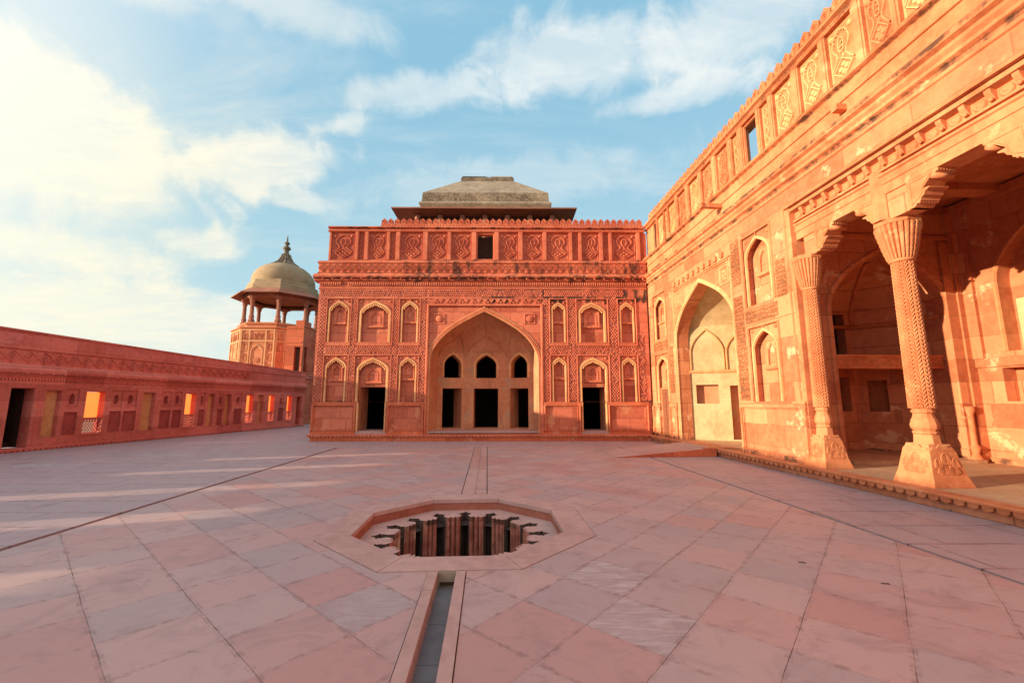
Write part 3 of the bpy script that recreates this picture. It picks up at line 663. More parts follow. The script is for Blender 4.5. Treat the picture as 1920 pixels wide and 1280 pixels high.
for a, b in bays_l + bays_r:
    sl = MB(); sl.plate([rect(a - .02, b + .02, 4.0, 4.16)], -.03, 0); sl.hexes(a, b, 4.02, 4.14, -.03, p=.06, h=.01); sl.rib(rect(a - .01, b + .01, 4.01, 4.15), .02, -.03, .012, closed=True); sl.obj('sill_band', 'red_trim', hall)
for i, (a, b) in enumerate(bays_l + bays_r): niche(hall, a, b, UPZ[0], UPZ[1], 6.0 if i < 3 else 5.95, HM)
for (a, b) in (bays_l[0], bays_l[2], bays_r[0], bays_r[2]): niche(hall, a, b, LOZ[0], LOZ[1], 3.51, HM)
# doors under the lower middle niches
def door_bay(bay, dr):
    a, b = bay; cx = (a + b) / 2; part = niche(hall, a, b, LOZ[0], LOZ[1], 3.51, HM, door=(dr[0] + .02, dr[1] - .02, 2.25))
    t_ = MB(); zt = 2.25; x0, x1 = dr
    # reveal: sides, head, threshold
    t_.add([(x0, .1, PT), (x0, .1, zt), (x0 + .02, 1.25, zt), (x0 + .02, 1.25, PT)], [(0, 1, 2, 3)]); t_.add([(x1, .1, PT), (x1, .1, zt), (x1 - .02, 1.25, zt), (x1 - .02, 1.25, PT)], [(0, 1, 2, 3)])
    t_.box(x0 - .05, x1 + .05, .2, 1.25, zt, zt + .1)
    t_.obj('door_reveal', 'tan', part)
    s_ = MB(); s_.box(x0 - .1, x1 + .1, -.02, 1.3, PT - .02, PT + .13); s_.obj('threshold', 'kerb', part)
    for xj in (x0, x1): f = MB(); f.rib([(xj, PT + .13), (xj, 1.6)], .09, 0, .05); f.obj('jamb', 'buff', part)
door_bay(bays_l[1], doors[0]); door_bay(bays_r[1], doors[1])
# dado panels with little corner colonnettes
def dado(parent, x0, x1, m1, m2, y0=0.0, zt=1.61, zb=PT, cols=True):
    b = MB(); b.box(x0, x1, y0 - .05, y0, zb, zb + .12); b.box(x0, x1, y0 - .05, y0, zt - .15, zt); b.box(x0, x0 + .10, y0 - .04, y0, zb + .12, zt - .15); b.box(x1 - .10, x1, y0 - .04, y0, zb + .12, zt - .15)
    b.rib(rect(x0 + .13, x1 - .13, zb + .15, zt - .18), .035, y0, .02, closed=True)
    p = b.obj('dado_panel', m1, parent)
    if cols:
        for xc in (x0 + .035, x1 - .035):
            c = MB(); c.lathe([(.035, zb + .12), (.055, zb + .16), (.035, zb + .22), (.05, zb + .30), (.03, zb + .38), (.032, zt - .3), (.045, zt - .24), (.035, zt - .2), (.05, zt - .15)], 8, xc, y0 - .055, smooth=True); c.obj('colonnette', m2, p)
dado(hall, -14.28, -12.42, 'red_plain', 'red_trim'); dado(hall, -11.12, -9.56, 'red_plain', 'red_trim'); dado(hall, -4.46, -2.9, 'red_plain', 'red_trim'); dado(hall, -1.74, -.02, 'red_plain', 'red_trim')
# great arch (iwan)
AC, AH, AS, AZ = -7.03, 2.40, 3.30, 5.60
iw = MB(); iw.plate([rect(IF[0], IF[1], PT, 5.82), arch(AC, AH, PT + .002, AS, AZ, 4)], .06, .42)
iwan = iw.obj('great_arch', 'red', hall)
f = MB(); f.rib([(IF[0] + .02, PT + .02), (IF[0] + .02, 5.81), (IF[1] - .02, 5.81), (IF[1] - .02, PT + .02)], .11, 0, .05); f.obj('frame', 'red_trim', iwan)
f = MB(); f.rib(arch(AC, AH + .02, PT + .002, AS, AZ + .02, 4), .11, .06, .05, top=.6); f.obj('arch_band', 'red_trim', iwan); f = MB(); f.rib(arch(AC, AH - .045, PT + .002, AS, AZ - .05, 4), .035, .06, .05, top=.6); f.rib(arch(AC, AH + .12, PT + .002, AS, AZ + .12, 4), .05, .06, .03); f.bead(AC, .03, AZ + .17, .06, .6, .6, 1.5); f.obj('arch_moulding', 'buff', iwan)
lf = MB(); lf.box(IF[0] + .05, IF[1] - .05, .0, .06, 5.83, 5.87)
nl = 17
for q in range(nl):
    xc = IF[0] + .15 + (q + .5) * (IF[1] - IF[0] - .3) / nl; lf.plate([[(xc - .12, 6.08), (xc, 5.89), (xc + .12, 6.08)]], -.03, 0)
    if q % 2 == 0: lf.boss(xc + .145, 5.95, [(.05, 0), (.045, -.03), (.02, -.035)], 8)
lf.box(IF[0], IF[1], -.04, 0, 6.08, 6.11)
lf.obj('lotus_frieze', 'red_trim', iwan)
for sx in (-1, 1):
    cx = AC + sx * 1.98; b = MB(); b.rib(rect(cx - .21, cx + .21, 5.0, 5.42), .05, .06, .035, closed=True); b.boss(cx, 5.21, [(.15, .06), (.15, .02), (.12, .0), (.09, .0), (.06, -.02), (.03, -.02)], 16); b.obj('rosette', 'red_trim', iwan)
# recess: three plaster facets with doors and arched windows, half-dome above
yb = .42
base = [(AC - AH - .06, yb), (AC - AH + .22, 1.30), (AC - 1.0, 1.72), (AC + 1.0, 1.72), (AC + AH - .22, 1.30), (AC + AH + .06, yb)]
rc_l, rc_u = MB(), MB(); fm = MB(); rv = MB()
for i in range(5):
    p, q = base[i], base[i + 1]; L = math.dist(p, q); hl, hu = [], []
    if i in (1, 2, 3):
        w_ = 1.14 if i == 2 else .90; c_ = L / 2 + (0.0 if i == 2 else (.05 if i == 1 else -.05)); hl = [rect(c_ - w_ / 2, c_ + w_ / 2, PT + .14, 2.24)]
        ww = .47 if i == 2 else .39; hu = [arch(c_, ww, 2.72, 3.32, 3.80, 1)]
    facet(rc_l, p, q, PT + .1, 2.70, hl); P, d, L = facet(rc_u, p, q, 2.70, 3.92, hu)
    for h_ in hl:
        tv = (0, 1.0) if i == 2 else ((-.5, 1.0) if i == 1 else (.42, 1.0)); tunnel(rv, P, d, h_, tv)
    for h_ in hu:
        nrm = Vector((-d.y, d.x)); tunnel(rv, P, d, h_, (nrm.x * .5, nrm.y * .5))
        mbf = MB(); mbf.rib(arch(c_, ww + .07, 2.72, 3.32, 3.88, 1), .11, 0, .035, top=.6)
        fm.add([(P.x + d.x * x + nrm.x * y, P.y + d.y * x + nrm.y * y, z) for x, y, z in mbf.v], mbf.f)
# squinch arches and creases lying on the half-dome
cbase = [base[0], base[1], ((base[1][0] + base[2][0]) / 2, (base[1][1] + base[2][1]) / 2 + .06), base[2], (AC, 1.80), base[3], ((base[3][0] + base[4][0]) / 2, (base[3][1] + base[4][1]) / 2 + .06), base[4], base[5]]
def on_conch(bs_, cx_, yf_, u, z, z0, zs, za, f=.985):
    k = (kof(min(1, (z - zs) / (za - zs))) / kof((z0 - zs) / (za - zs)) if z > z0 else 1.0) * f
    i_ = min(int(u), len(bs_) - 2); t_ = u - i_; x = bs_[i_][0] + (bs_[i_ + 1][0] - bs_[i_][0]) * t_; y = bs_[i_][1] + (bs_[i_ + 1][1] - bs_[i_][1]) * t_
    return (cx_ + (x - cx_) * k, yf_ + (y - yf_) * k, z)
sq = MB()
for uc in (2, 4, 6):
    w_ = .95
    ribline(sq, [on_conch(cbase, AC, yb, uc - w_ * x, 3.72 + .95 * h, 3.92, AS, AZ + .12) for x, h in PROF[2]] + [on_conch(cbase, AC, yb, uc + w_ * x, 3.72 + .95 * h, 3.92, AS, AZ + .12) for x, h in reversed(PROF[2][:-1])], .028)
ribline(sq, [on_conch(cbase, AC, yb, 4, 4.65 + .9 * q / 8, 3.92, AS, AZ + .12) for q in range(9)], .025)
sq.obj('squinch', 'tan', iwan)
q = MB(); q.box(AC - AH, AC + AH, .05, 1.75, PT + .04, PT + .1); q.obj('recess_floor', 'kerb', iwan)
rc_l.obj('recess_wall', 'tan', iwan)
conch(rc_u, cbase, AC, yb, 3.92, AS, AZ + .12)
rc_u.obj('half_dome', 'tan', iwan); rv.obj('opening_reveal', 'tan', iwan); fm.obj('window_frame', 'buff', iwan)
# cornices, frieze
c = MB()
X0, X1 = -14.3, .12
c.prof([(0, 6.52), (-.03, 6.54), (-.03, 6.58), (0, 6.6)], X0 - .03, X1)
c.prof([(.0, 6.86), (-.10, 6.90), (-.10, 6.95), (-.22, 7.0), (-.24, 7.04), (-.24, 7.10), (-.14, 7.16), (-.12, 7.2), (.3, 7.2), (.3, 6.86)], X0 - .22, X1)
c.prof([(-.10, 7.2), (-.10, 7.24), (-.12, 7.25), (.2, 7.25), (.2, 7.2)], X0 - .1, X1)
c.prof([(-.12, 7.68), (-.14, 7.72), (-.04, 7.80), (.1, 7.86), (.3, 7.86), (.3, 7.68)], X0 - .1, X1)
c.obj('cornice', 'red_trim', hall)
dn = MB(); nd = 150
for q in range(nd):
    xc = X0 + (q + .5) * (X1 - X0) / nd
    if -13.35 < xc < -13.05: continue
    dn.box(xc - .03, xc + .03, -.075, 0, 6.72, 6.84); dn.bead(xc, -.06, 6.70, .032)
dn.prof([(0, 6.62), (-.02, 6.62), (-.02, 6.69), (0, 6.69)], X0, X1)
dn.obj('dentil_row', 'red_trim', hall)
bk = MB(); bk.box(-.035, .035, -.2, -.05, 6.955, 7.0); bk.bead(0, -.2, 6.95, .04)
bk = bk.obj('small_bracket', 'red_trim', hall, loc=(X0 + .2, 0, 0))
for q in range(1, 34): share(bk, hall, (X0 + .2 + q * .425, 0, 0))
fz = MB(); fz.box(X0 - .06, X1, -.07, .3, 7.25, 7.68)
def frieze_relief(mb, x0, x1, z0, z1, y, p=.30, big=True):
    n = int((x1 - x0) / p); h = (z1 - z0)
    for q in range(n):
        xc = x0 + (q + .5) * (x1 - x0) / n; zc = (z0 + z1) / 2; w = (x1 - x0) / n * .56
        mb.rib([(xc - w, zc), (xc, z0 + .03), (xc + w, zc), (xc, z1 - .03)], .03, y, .04, closed=True)
        mb.rib([(xc + .07 * math.cos(t) * (1 + .25 * math.cos(4 * t)), zc + .085 * math.sin(t) * (1 + .25 * math.cos(4 * t))) for t in [2 * math.pi * k / 16 for k in range(16)]], .03, y, .04, closed=True)
        mb.bead(xc, y - .01, zc, .035, 1, .8, 1)
        mb.bead(xc + w * .9, y, z0 + .07, .03, 1, .6, 1); mb.bead(xc + w * .9, y, z1 - .07, .03, 1, .6, 1)
frieze_relief(fz, X0 - .05, X1, 7.27, 7.66, -.07)
fz.obj('frieze', 'red_trim', hall)
# parapet storey
YP = .2
pp = MB(); op = (-7.43, -6.64)
pp.plate([rect(-14.06, .30, 7.86, 9.25), rect(op[0], op[1], 7.96, 9.2)], YP + .06, YP + .36, back=True)
pp.prof([(YP - .06, 9.25), (YP - .09, 9.29), (YP - .02, 9.34), (YP - .02, 9.40), (YP - .12, 9.43), (YP - .12, 9.48), (YP - .03, 9.50), (YP + .45, 9.50), (YP + .45, 9.25)], -14.14, .2)
pp.box(-14.06, .2, YP - .02, YP + .06, 7.84, 7.93)
par = pp.obj('parapet', 'red_trim', hall)
wide = [(-14.0, -12.92), (-12.30, -11.50), (-10.87, -9.86), (-9.63, -8.75), (-8.57, -7.66), (-6.41, -5.55), (-5.33, -4.44), (-4.25, -3.24), (-2.65, -1.87), (-1.28, -.17)]
thin = [(-12.75, -12.49), (-11.33, -11.08), (-3.08, -2.81), (-1.69, -1.43), (0.0, .2)]
for a, b in wide: relief_panel(par, a + .03, b - .03, 7.96, 9.2, YP + .055, ('red_trim', 'worn_red'))
for a, b in thin: relief_panel(par, a, b, 7.96, 9.2, YP + .058, ('red_trim', 'worn_red'), True)
edges = sorted([e for s_ in wide + thin + [op] for e in s_]); pil = MB()
spans = sorted(wide + thin + [op])
for (a, b), (c1, d1) in zip(spans, spans[1:]): pil = MB(); pil.prof([(YP + .06, 7.93), (YP - .035, 7.93), (YP - .035, 9.25), (YP + .06, 9.25)], b, c1); pil.box(b + .03, c1 - .03, YP - .055, YP - .034, 7.93, 9.25); pil.obj('pilaster', 'red_trim', par)
pil = MB(); pil.box(-14.08, -14.0, YP - .03, YP + .06, 7.93, 9.25); pil.obj('pilaster', 'red_trim', par)
fo = MB(); fo.rib(rect(op[0] + .02, op[1] - .02, 7.98, 9.18), .05, YP + .06, .03, closed=True); fo.obj('opening_frame', 'red_trim', par)
bk = MB(); bk.box(op[0] - .6, op[1] + .6, YP + .7, YP + 2.5, 7.5, 9.3); bk.box(-14, .2, YP + .4, 9, 7.4, 7.5)
bk.obj('roof_terrace', 'inside', hall)
SP = .2915
mm = merlon_mesh(SP).obj('merlon', 'red_trim', par, loc=(-11.65, YP + .02, 9.50))
for k in range(1, 41): share(mm, par, (-11.65 + k * SP, YP + .02, 9.50))
# plinth
p = MB(); p.box(X0 + .1, X1 - .12, -.2, 1.5, 0, PT - .05); p.box(X0 - .0, X1 - .1, -.2, 1.5, PT - .12, PT - .002)
pln = p.obj('plinth', 'red_plain', hall)
plinth_edge(X0 - .02, X1 - .1, PT, -.235).obj('scalloped_lip', 'red_trim', pln)

# ------------------------------------------------------------------ pavilion on the hall's roof
pav = tag(empty('roof_pavilion', (6.86 - 7.3 * .9988 + .049 * 7, 17.66 + 7.3 * .049 + 9.5, 9.4), ANG), 'hipped stone roof pavilion with deep eaves standing behind the carved parapet', 'pavilion')
# local: x along, y in, origin at the pavilion's middle
def hip(mb, levels):
    """stacked rectangles (half x, half y, z) joined into sloping bands"""
    pts = []; n = len(levels)
    for hx, hy, z in levels: pts += [(-hx, -hy, z), (hx, -hy, z), (hx, hy, z), (-hx, hy, z)]
    f = [(4 * j + i, 4 * j + (i + 1) % 4, 4 * j + 4 + (i + 1) % 4, 4 * j + 4 + i) for j in range(n - 1) for i in range(4)]
    f += [(0, 1, 2, 3), tuple(4 * n - 4 + i for i in range(4))]; mb.add(pts, f)
zb = -9.4
b = MB(); hip(b, [(4.2, 3.0, 8.5 + zb), (4.2, 3.0, 13.0 + zb)]); b.obj('hall_wall', 'inside', pav)
b = MB(); hip(b, [(4.3, 2.95, 12.92 + zb), (5.50, 4.05, 12.95 + zb), (5.52, 4.07, 13.02 + zb), (4.2, 2.9, 13.25 + zb)]); b.obj('eave', 'eave', pav)
b = MB()
for q in range(7):
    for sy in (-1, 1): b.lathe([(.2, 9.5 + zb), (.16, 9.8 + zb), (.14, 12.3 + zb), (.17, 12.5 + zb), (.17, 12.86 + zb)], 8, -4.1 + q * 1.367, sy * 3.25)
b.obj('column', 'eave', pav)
b = MB(); hip(b, [(3.98, 2.9, 12.95 + zb), (3.98, 2.9, 13.56 + zb)]); b.obj('attic', 'roofdark', pav)
b = MB(); hip(b, [(3.98, 2.9, 13.56 + zb), (4.12, 3.03, 13.76 + zb), (4.12, 3.03, 13.84 + zb), (3.98, 2.9, 13.98 + zb)]); b.obj('ledge', 'roof', pav)
b = MB(); hip(b, [(3.97, 2.88, 13.98 + zb), (3.93, 2.84, 14.58 + zb)]); b.obj('apron', 'roofdark', pav)
b = MB(); hip(b, [(3.93, 2.84, 14.58 + zb), (1.72, .75, 16.55 + zb)]); roofo = b.obj('roof', 'roof', pav)
b = MB(); hip(b, [(1.78, .80, 16.53 + zb), (1.80, .82, 16.72 + zb), (1.72, .74, 16.76 + zb), (1.1, .2, 17.05 + zb)])
for q in range(19):
    x = -1.7 + q * 3.4 / 18; b.add([(x - .05, -.80, 16.73 + zb), (x + .05, -.80, 16.73 + zb), (x * .64 + .035, -.2, 17.10 + zb), (x * .64 - .035, -.2, 17.10 + zb), (x, -.80, 16.84 + zb), (x * .64, -.2, 17.18 + zb)], [(0, 1, 4), (0, 4, 5, 3), (1, 2, 5, 4), (2, 3, 5)])
b.obj('ribbed_crest', 'roofdark', roofo)
# ------------------------------------------------------------------ right-hand wing with the columned porch
wing = tag(empty('palace_wing', (7.06, 0, 0), R(-90)), 'sunlit orange sandstone palace wing with a columned porch and a carved parapet', 'building')
WM = ('org', 'org_trim', 'buff')
WZ = .24; WX0, WX1 = -18.0, 4.0
PO = (-8.95, -2.6)                                  # porch opening
nA, nB = (-17.22, -15.90), (-10.82, -9.63)
WI = (-15.32, -11.42)
w = MB()
loop = [(WX0, WZ), (-16.90, WZ), (-16.90, 1.62), (nA[0], 1.62), (nA[0], 3.55), (nA[1], 3.55), (nA[1], 1.62), (-15.94, 1.62), (-15.94, WZ), (WI[0], WZ), (WI[0], 5.84), (WI[1], 5.84), (WI[1], WZ), (PO[0], WZ), (PO[0], 6.12), (PO[1], 6.12), (PO[1], WZ), (WX1, WZ), (WX1, 6.8), (WX0, 6.8)]
w.plate([loop, rect(*nA, 4.17, 6.04), rect(*nB, 4.15, 6.09), rect(*nB, 1.62, 3.57)], 0, .32)
w.obj('wall', 'org', wing)
niche(wing, *nA, 4.17, 6.04, 5.92, WM, fringe=False); niche(wing, *nB, 4.15, 6.09, 5.98, WM, fringe=False, depth=.22); niche(wing, *nB, 1.62, 3.57, 3.50, WM, fringe=False, depth=.22)
dn_ = niche(wing, *nA, 1.62, 3.55, 3.46, WM, fringe=False, inner=False, door=(-16.88, -15.98, 2.12))
b = MB(); b.box(-16.82, -16.02, .055, .2, WZ, 2.10); fr_ = b.obj('door_leaf', 'wood', dn_)
b = MB()
for zc in (.45, .78, 1.1, 1.42, 1.75): b.box(-16.77, -16.44, .03, .06, zc, zc + .25); b.box(-16.40, -16.07, .03, .06, zc, zc + .25)
b.obj('door_panel', 'wood', fr_)
b = MB(); b.rib([(-16.86, WZ), (-16.86, 2.14), (-15.98, 2.14), (-15.98, WZ)], .09, .06, .05); b.plate([rect(-16.75, -16.05, 2.2, 3.05), arch(-16.4, .17, 2.42, 2.7, 2.95, 1)], .13, .17); b.box(-16.7, -16.1, .06, .17, 2.3, 2.37); b.obj('door_frame', 'org_trim', dn_)
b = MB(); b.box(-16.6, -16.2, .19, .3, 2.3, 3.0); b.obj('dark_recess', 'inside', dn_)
# fretwork strips
for q_ in ((-11.37, -10.96, 1.66, 4.55), (-11.37, -10.96, 4.88, 6.2), (-10.9, -9.6, 3.70, 4.06), (-9.57, -9.23, 4.13, 5.05), (-17.3, -15.9, 3.68, 4.08), (-15.84, -15.48, 1.95, 3.75)):
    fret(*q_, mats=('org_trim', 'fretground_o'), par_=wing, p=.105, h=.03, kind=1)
# string mouldings by the porch
b = MB(); b.rib([(-9.12, 1.62), (-9.12, 6.17), (WX1, 6.17)], .05, 0, .03); b.box(-9.04, PO[0] + .006, -.005, .3, 1.62, 6.126)
b.prof([(0, 6.12), (-.06, 6.13), (-.07, 6.16), (-.03, 6.2), (0, 6.22)], -9.05, WX1); b.obj('porch_frame', 'org_trim', wing)
dado(wing, -11.38, -8.97, 'org', 'org_trim', zb=WZ, zt=1.62); dado(wing, -17.6, -16.85, 'org', 'org_trim', zb=WZ, zt=1.58); dado(wing, -15.98, -15.34, 'org', 'org_trim', zb=WZ, zt=1.58)
# wing iwan
C2, H2, S2, Z2 = -13.36, 1.90, 3.85, 5.62
iw = MB(); iw.plate([rect(*WI, WZ, 5.84), arch(C2, H2, WZ + .002, S2, Z2, 4)], .05, .50); iwan2 = iw.obj('pointed_arch', 'org', wing)
f = MB(); f.rib(arch(C2, H2 + .05, WZ + .002, S2, Z2 + .06, 4), .14, .05, .04, top=.6); f.rib([(WI[0] + .03, WZ), (WI[0] + .03, 5.82), (WI[1] - .03, 5.82), (WI[1] - .03, WZ)], .08, .05, .06); f.obj('arch_moulding', 'buff', iwan2)
lf = MB()
for q in range(10):
    xc = WI[0] + .3 + q * .36; lf.box(xc - .09, xc + .06, -.07, 0, 5.93, 6.08); lf.bead(xc + .0, -.05, 5.93, .05)
lf.box(WI[0], WI[1], -.05, 0, 5.83, 5.88); lf.obj('lotus_frieze', 'org_trim', iwan2)
for sx in (-1, 1):
    cx = C2 + sx * 1.52; b = MB(); b.rib(rect(cx - .22, cx + .22, 5.14, 5.66), .05, .05, .03, closed=True)
    for q in range(6): b.bead(cx + .08 * math.cos(q), .05, 5.4 + .12 * math.sin(q * 1.05), .05, 1, .5, 1)
    b.obj('rosette', 'buff', iwan2)
base2 = [(C2 - H2 - .05, .50), (C2 - .95, 2.5), (C2 + .95, 2.5), (C2 + H2 + .05, .50)]
bl, bu, rb, rvv = MB(), MB(), MB(), MB()
for i in range(3):
    L = math.dist(base2[i], base2[i + 1]); hs = []
    if i == 0: hs = [rect(.20, .95, 1.55, 2.24), rect(1.32, 2.02, WZ + .05, 2.2)]
    elif i == 1: hs = [rect(.5, 1.4, WZ + .05, 2.2)]
    P, d, L = facet(bl, base2[i], base2[i + 1], WZ - .02, 2.72, hs); nr = Vector((-d.y, d.x))
    for h_ in hs:
        tunnel(rvv, P, d, h_, (nr.x * .22, nr.y * .22)); k = len(h_); rvv.add([(P.x + d.x * u + nr.x * .22, P.y + d.y * u + nr.y * .22, z) for u, z in h_], [tuple(range(k))])
    facet(bu, base2[i], base2[i + 1], 2.72, 4.42)
    q_ = MB()
    q_.prof([(0, 2.66), (-.05, 2.68), (-.07, 2.73), (-.03, 2.78), (0, 2.78)], 0, L)
    for cxx, hh in ((L * .28, L * .25), (L * .77, L * .20)): q_.rib(arch(cxx, hh, 2.78, 3.4, 3.4 + hh * 1.6, 2), .07, 0, .06)
    rb.add([(P.x + d.x * x + nr.x * y, P.y + d.y * x + nr.y * y, z) for x, y, z in q_.v], q_.f)
conch(bu, base2, C2, .50, 4.42, S2, Z2 + .1)
for u_ in (1, 2): ribline(rb, [on_conch(base2, C2, .50, u_, 2.8 + 2.7 * q / 16, 4.42, S2, Z2 + .1) for q in range(17)], .04)
bl.obj('recess_wall', 'plaster', iwan2); bu.obj('half_dome', 'plaster', iwan2); rb.obj('blind_arch', 'buff', iwan2); rvv.obj('wall_niche', 'tan', iwan2)
# cornices and parapet of the wing
c = MB()
c.prof([(0, 6.60), (-.03, 6.62), (-.03, 6.68), (0, 6.70)], WX0, WX1)
c.prof([(0, 6.76), (-.07, 6.80), (-.07, 6.86), (-.12, 6.92), (-.12, 6.98), (-.2, 7.02), (-.22, 7.10), (-.12, 7.2), (-.02, 7.28), (.3, 7.28), (.3, 6.76)], WX0, WX1)
c.prof([(0, 7.28), (-.01, 7.86), (-.10, 7.90), (-.12, 7.95), (-.02, 8.0), (.1, 8.02), (.3, 8.02), (.3, 7.28)], WX0, WX1)
c.prof([(-.015, 7.55), (-.04, 7.56), (-.04, 7.60), (-.015, 7.62)], WX0, WX1)
c.obj('cornice', 'org_trim', wing)
YW = .14
ops = [(-17.12, -16.72), (-10.55, -9.95)]
wide = [(-16.60, -16.0), (-15.50, -14.92), (-14.67, -14.05), (-13.77, -13.12), (-12.87, -12.22), (-11.96, -11.32), (-9.27, -8.62), (-8.39, -7.78), (-7.59, -6.94), (-6.72, -6.2), (-6.05, -5.45), (-5.25, -4.6), (-4.4, -3.75), (-3.5, -2.85)]
thin = [(-15.92, -15.62), (-11.10, -10.80), (-9.78, -9.46)]
pp = MB(); ZP0, ZP1 = 8.08, 9.33
pp.plate([rect(WX0, WX1, 8.0, 9.38)] + [rect(a, b, ZP0, ZP1) for a, b in ops], YW + .05, YW + .17, back=True)
pp.prof([(YW - .05, 9.38), (YW - .08, 9.42), (YW - .02, 9.46), (YW - .02, 9.52), (YW - .11, 9.56), (YW - .11, 9.62), (YW + .4, 9.63), (YW + .4, 9.38)], WX0, WX1)
pp.box(WX0, WX1, YW - .03, YW + .05, 7.98, 8.05)
par2 = pp.obj('parapet', 'org_trim', wing)
for q_, (a, b) in enumerate(wide): relief_panel(par2, a + .02, b - .02, ZP0, ZP1, YW + .045, ('pale', 'worn_pale') if q_ % 7 in (1, 3, 6, 0) else ('org_trim', 'worn_org'))
for a, b in thin: relief_panel(par2, a, b, ZP0, ZP1, YW + .048, ('pale', 'worn_pale'), True)
pil = MB(); spans = sorted(wide + thin + ops)
for (a, b), (c1, d1) in zip(spans, spans[1:]):
    wd = c1 - b; pw_ = min(wd, .26); xm = (b + c1) / 2; pil = MB(); pil.box(xm - pw_ / 2, xm + pw_ / 2, YW - .03, YW + .05, 8.05, 9.38); pil.box(xm - pw_ / 2 + .04, xm + pw_ / 2 - .04, YW - .05, YW - .029, 8.05, 9.38); pil.obj('pilaster', 'org_trim', par2)
for a, b in ops: fo = MB(); fo.rib(rect(a + .02, b - .02, ZP0 + .02, ZP1 - .02), .06, YW + .05, .05, closed=True); fo.obj('opening_frame', 'org_trim', par2)
mm = merlon_mesh(.30).obj('merlon', 'org_trim', par2, loc=(-17.45, YW + .02, 9.63))
for k in range(1, 48): share(mm, par2, (-17.45 + k * .30, YW + .02, 9.63))
b = MB(); b.box(-11.72, -11.58, -.62, .1, 7.44, 7.56); b.box(-11.74, -11.56, -.66, -.6, 7.42, 7.58); b.obj('water_spout', 'org_trim', wing)
b = MB(); b.box(-7.28, -7.14, -.22, .1, 7.33, 7.45); b.obj('water_spout', 'org_trim', wing)
# platform
p = MB(); p.box(WX0, WX1, -.17, .3, 0, WZ - .12); p.box(WX0, WX1, -.185, .0, WZ - .13, WZ - .045); pln = p.obj('plinth', 'mossy', wing)
p = MB(); p.box(WX0, WX1, -.17, 4.6, WZ - .04, WZ - .003); p.obj('platform', 'platform', wing)
plinth_edge(WX0, WX1, WZ, -.215, step=.175).obj('scalloped_lip', 'org_trim', pln)
# porch: end walls, back wall, ceiling
PD = 4.45                                           # depth of the back wall from the wing's face
XE = -9.28                                          # far end wall
AP = (1.08, 4.12); APC = sum(AP) / 2; APH = (AP[1] - AP[0]) / 2
ew = MB()
def turned(src, dst, x):
    """draw a plate made in (depth, z) as an upright wall across the porch at x"""
    dst.add([(x - y, u, z) for u, y, z in src.v], src.f)
q = MB(); q.plate([rect(.3, PD, WZ, 6.45), arch(APC, APH, WZ + .06, 3.75, 5.25, 4)], 0, .3); turned(q, ew, XE)
q = MB(); q.rib(arch(APC, APH + .1, WZ + .06, 3.75, 5.37, 4), .09, 0, .03); q.box(.3, PD, -.06, 0, 5.55, 5.65); turned(q, ew, XE)
ew.box(XE - .0, XE + .05, 3.98, 4.24, WZ, 5.5)
ew.box(XE - .02, XE + .09, 4.24, PD, WZ, 6.4)
porch = ew.obj('porch_end_wall', 'org', wing)
ap = MB(); xb = XE - .3
bs = [(AP[0] - .02, 0), (AP[0] + .1, -.9), (AP[0] + .75, -1.7), (AP[1] - .75, -1.7), (AP[1] - .1, -.9), (AP[1] + .02, 0)]
drks, apr = [], MB()
for i in range(5):
    L = math.dist(bs[i], bs[i + 1]); hs = []
    if i == 2: hs = [rect(.98, 1.34, 2.75, 4.1), rect(.88, 1.3, 1.35, 2.3)]
    if i == 3: hs = [rect(.2, .62, 1.35, 2.2)]
    pA, pB = (xb + bs[i][1], bs[i][0]), (xb + bs[i + 1][1], bs[i + 1][0])
    P, d, L = facet(ap, pA, pB, WZ + .05, 4.1, hs)
    nr = Vector((d.y, -d.x)); nr = nr if nr.x < 0 else -nr
    for h_ in hs:
        tunnel(apr, P, d, h_, (nr.x * .3, nr.y * .3)); drk = MB(); drks.append(drk); drk.add([(P.x + d.x * u + nr.x * .3, P.y + d.y * u + nr.y * .3, z) for u, z in h_], [tuple(range(4))])
cc = MB(); conch(cc, bs, APC, 0, 4.1, 3.75, 5.4)
ap.add([(xb + y, u, z) for u, y, z in cc.v], cc.f)
apse = ap.obj('apse', 'org', wing); apr.obj('recess_reveal', 'tan', apse); [q.obj('dark_recess', 'inside' if i_ == 0 else 'worn_org', apse) for i_, q in enumerate(drks)]
rb = MB()
for i in (1, 2, 3):
    k0 = kof((4.1 - 3.75) / 1.65); pts = []
    for s_ in range(12):
        z = 3.7 + 1.5 * s_ / 11; k = kof((z - 3.75) / 1.65) / k0 if z > 4.1 else 1
        pts.append((xb + bs[i][1] * k + .02, APC + (bs[i][0] - APC) * k, z))
    ribline(rb, pts, .05)
ribline(rb, [(xb + y + .03, u, 3.72) for u, y in bs], .06); rb.obj('vault_rib', 'org_trim', apse)
bm_ = MB(); bm_.box(xb - .35, xb - .05, AP[0] - .02, AP[1] + .02, 2.42, 2.70); bm_.box(xb - .35, xb - .01, AP[0] - .02, AP[1] + .02, 2.70, 2.74)
bmo = bm_.obj('balcony_beam', 'org_trim', apse)
q = MB(); q.hexes(AP[0], AP[1], 2.45, 2.67, 0, p=.075, h=.022); q2 = MB(); q2.add([(xb - .05 - y, u, z) for u, y, z in q.v], q.f); q2.obj('fretwork', 'org_trim', bmo)
fl_ = MB(); fl_.box(xb - 1.8, xb - .3, AP[0] - .05, AP[1] + .05, 2.50, 2.56); fl_.obj('gallery_floor', 'org', apse)
st = MB(); st.box(xb - 1.8, XE + .22, AP[0] - .05, AP[1] + .05, WZ, WZ + .07); st.obj('step', 'platform', apse)
